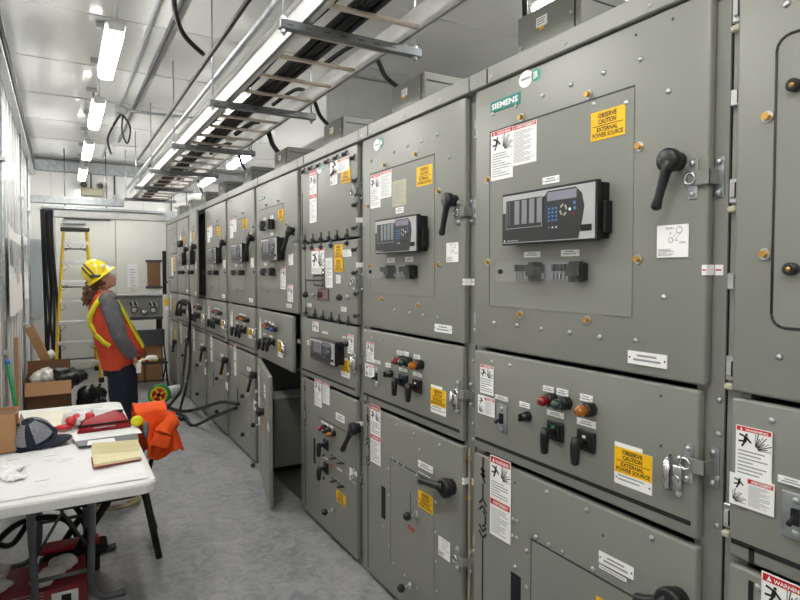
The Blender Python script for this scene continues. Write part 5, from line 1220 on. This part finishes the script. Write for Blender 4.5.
# vest
VR = []
for (v, u0, u1, hy) in ((291, 96, 112, .1), (296, 92, 115, .17), (303, 89.5, 119, .215), (313, 87.5, 125, .225), (325, 89, 131, .225), (340, 93, 140, .225), (352, 97, 146, .22), (360, 99.5, 141, .21), (369, 101, 130, .2)):
    a, c_ = pp(u0, v), pp(u1, v); VR.append(((a.x+c_.x)/2, a.z, (c_.x-a.x)/2, hy, 0))
VI = interp(VR, 4)
loft(VI, VEST, 36, .016, 8).build('vest', t)
def vsurf(u, v, off=.008):
    p = pp(u, v)
    for i in range(len(VR)-1):
        if VR[i][1] >= p.z >= VR[i+1][1]:
            f = (VR[i][1]-p.z)/(VR[i][1]-VR[i+1][1]); r = [a*(1-f)+c*f for a, c in zip(VR[i], VR[i+1])]; break
    else: r = VR[0] if p.z > VR[0][1] else VR[-1]
    k = max(-1, min(1, (p.x-r[0])/r[2])); nn = Vector((k, -math.sqrt(1-k*k), 0))
    q = Vector((r[0]+r[2]*k, PY-r[3]*math.sqrt(max(0, 1-k*k)), p.z)); return q+nn*off, nn
def band(pts, w, mat, name):
    P_ = []; 
    for i in range(len(pts)-1):
        for j in range(8): f = j/8; P_.append((pts[i][0]*(1-f)+pts[i+1][0]*f, pts[i][1]*(1-f)+pts[i+1][1]*f))
    P_.append(pts[-1]); vs = []; fs = []
    for i, (u, v) in enumerate(P_):
        d = Vector((P_[min(i+1, len(P_)-1)][0]-P_[max(i-1, 0)][0], P_[min(i+1, len(P_)-1)][1]-P_[max(i-1, 0)][1])).normalized(); n_ = Vector((-d.y, d.x))*w/2
        for s_ in (-1, 1):
            for off in (.003, .011): vs.append(vsurf(u+n_.x*s_, v+n_.y*s_, off)[0])
    for i in range(len(P_)-1):
        a = 4*i; c_ = a+4; fs += [(a+1, a+3, c_+3, c_+1), (a, a+1, c_+1, c_), (a+2, c_+2, c_+3, a+3)]
    return MB().add(vs, fs, mat, True).build(name, t)
band([(101, 295), (95, 304), (90.5, 314), (89.5, 322), (95, 333), (103, 340.5), (109, 344)], 4.2, LIME, 'reflective_stripe')
band([(113, 294), (121, 308), (129, 323), (136, 336), (142, 346)], 3.6, LIME, 'reflective_stripe')
band([(116, 296), (125, 310), (133, 324), (140, 337), (145, 348)], 1.6, GALVD, 'vest_edging')
MB().box(pp(136, 362).x-.02, pp(136, 362).x+.025, PY-.22, PY-.2, pp(136, 370).z, pp(136, 358).z, PAPER, .004).build('pocket_paper', t)
# hair
b = MB()
for i in range(60):
    a = random.random()*6.28; s0 = pp(95+random.uniform(-4, 8), 283+random.uniform(-3, 5), random.uniform(-.06, .06)); pts = []
    ex = pp(88+random.uniform(-5, 7), 297+random.uniform(-3, 9), random.uniform(-.09, .05))
    for j in range(13):
        f = j/12; c_ = s0.lerp(ex, f)+Vector((-.035, -.03, .01))*math.sin(f*3.14)
        pts.append(c_+Vector((math.cos(a+f*17), math.sin(a+f*17), .5*math.sin(a+f*11)))*.014)
    b.tube(pts, [.009]*12+[.004], HAIR, 5)
b.ball(pp(100, 281), (.1, .088, .075), HAIR, 14, 9); b.ball(pp(94, 288), (.06, .07, .06), HAIR, 12, 8)
b.build('hair', t)
# hard hat, tipped back with the head
hc = pp(99, 275.5); hax = Vector((-.63, 0, .78)).normalized(); qr = Vector((0, 0, 1)).rotation_difference(hax).to_matrix()
def hat(u, v, s=1.):
    a = 6.2832*u; e = v*1.5708; r = math.cos(e)**.85 if v < 1 else 0
    return hc+qr @ Vector((.13*s*r*math.cos(a), .13*s*r*math.sin(a), .178*s*math.sin(e)))
hb = MB().grid(lambda u, v: hat(u, v), 32, 12, HHAT, True); ho = hb.build('hard_hat', t)
def brim(u, v):
    a = 6.2832*u; fr_ = max(0, math.cos(a)); w = .008+.022*v*(1+.8*fr_)
    return hc+qr @ Vector(((.13+w)*math.cos(a), (.12+w)*math.sin(a), .004-.03*v))
o = MB().grid(brim, 36, 4, HHAT, True).build('brim', ho); sm = o.modifiers.new('s', 'SOLIDIFY'); sm.thickness = .004
def hat_line(x0):
    P_ = []
    for i in range(25):
        e = 1.5708*(.06+.9*i/24); r = math.cos(e)**.85; k = x0/(.13*r)
        if abs(k) < 1: P_.append(qr @ Vector((x0*1.03, -.133*r*math.sqrt(1-k*k), .182*math.sin(e)))+hc)
    return P_
for dx in (-.07, -.035): MB().tube(hat_line(dx), .0075, INK, 6).build('black_stripe', ho)
MB().box(-.045, .045, -.005, .005, -.012, .012, GALVD, .003, ).build('side_strip', ho).location = hc+qr @ Vector((-.03, -.133, .02))-WLOC[ho.name]
MB().ball(hc+qr @ Vector((.085, -.098, .055)), (.022, .012, .022), PAPER, 10, 7).build('badge', ho)
MB().tube([hat(i/14, .5+.5*(0 if True else 0), 1.0) for i in range(0)]+[hc+qr @ Vector((.126*math.cos(a), 0, .172*math.sin(a))) for a in [.25+i*2.6/14 for i in range(15)]], .012, HHAT, 8).build('ridge', ho)
# ------------------------------------------------------------------ world and view
w = bpy.data.worlds.new('world'); SC.world = w; w.use_nodes = True
w.node_tree.nodes['Background'].inputs[0].default_value = (.6, .6, .6, 1); w.node_tree.nodes['Background'].inputs[1].default_value = .2
SC.view_settings.view_transform = 'Standard'; SC.view_settings.look = 'None'; SC.view_settings.gamma = 1; SC.view_settings.use_curve_mapping = False
SC.view_settings.exposure = 1.27
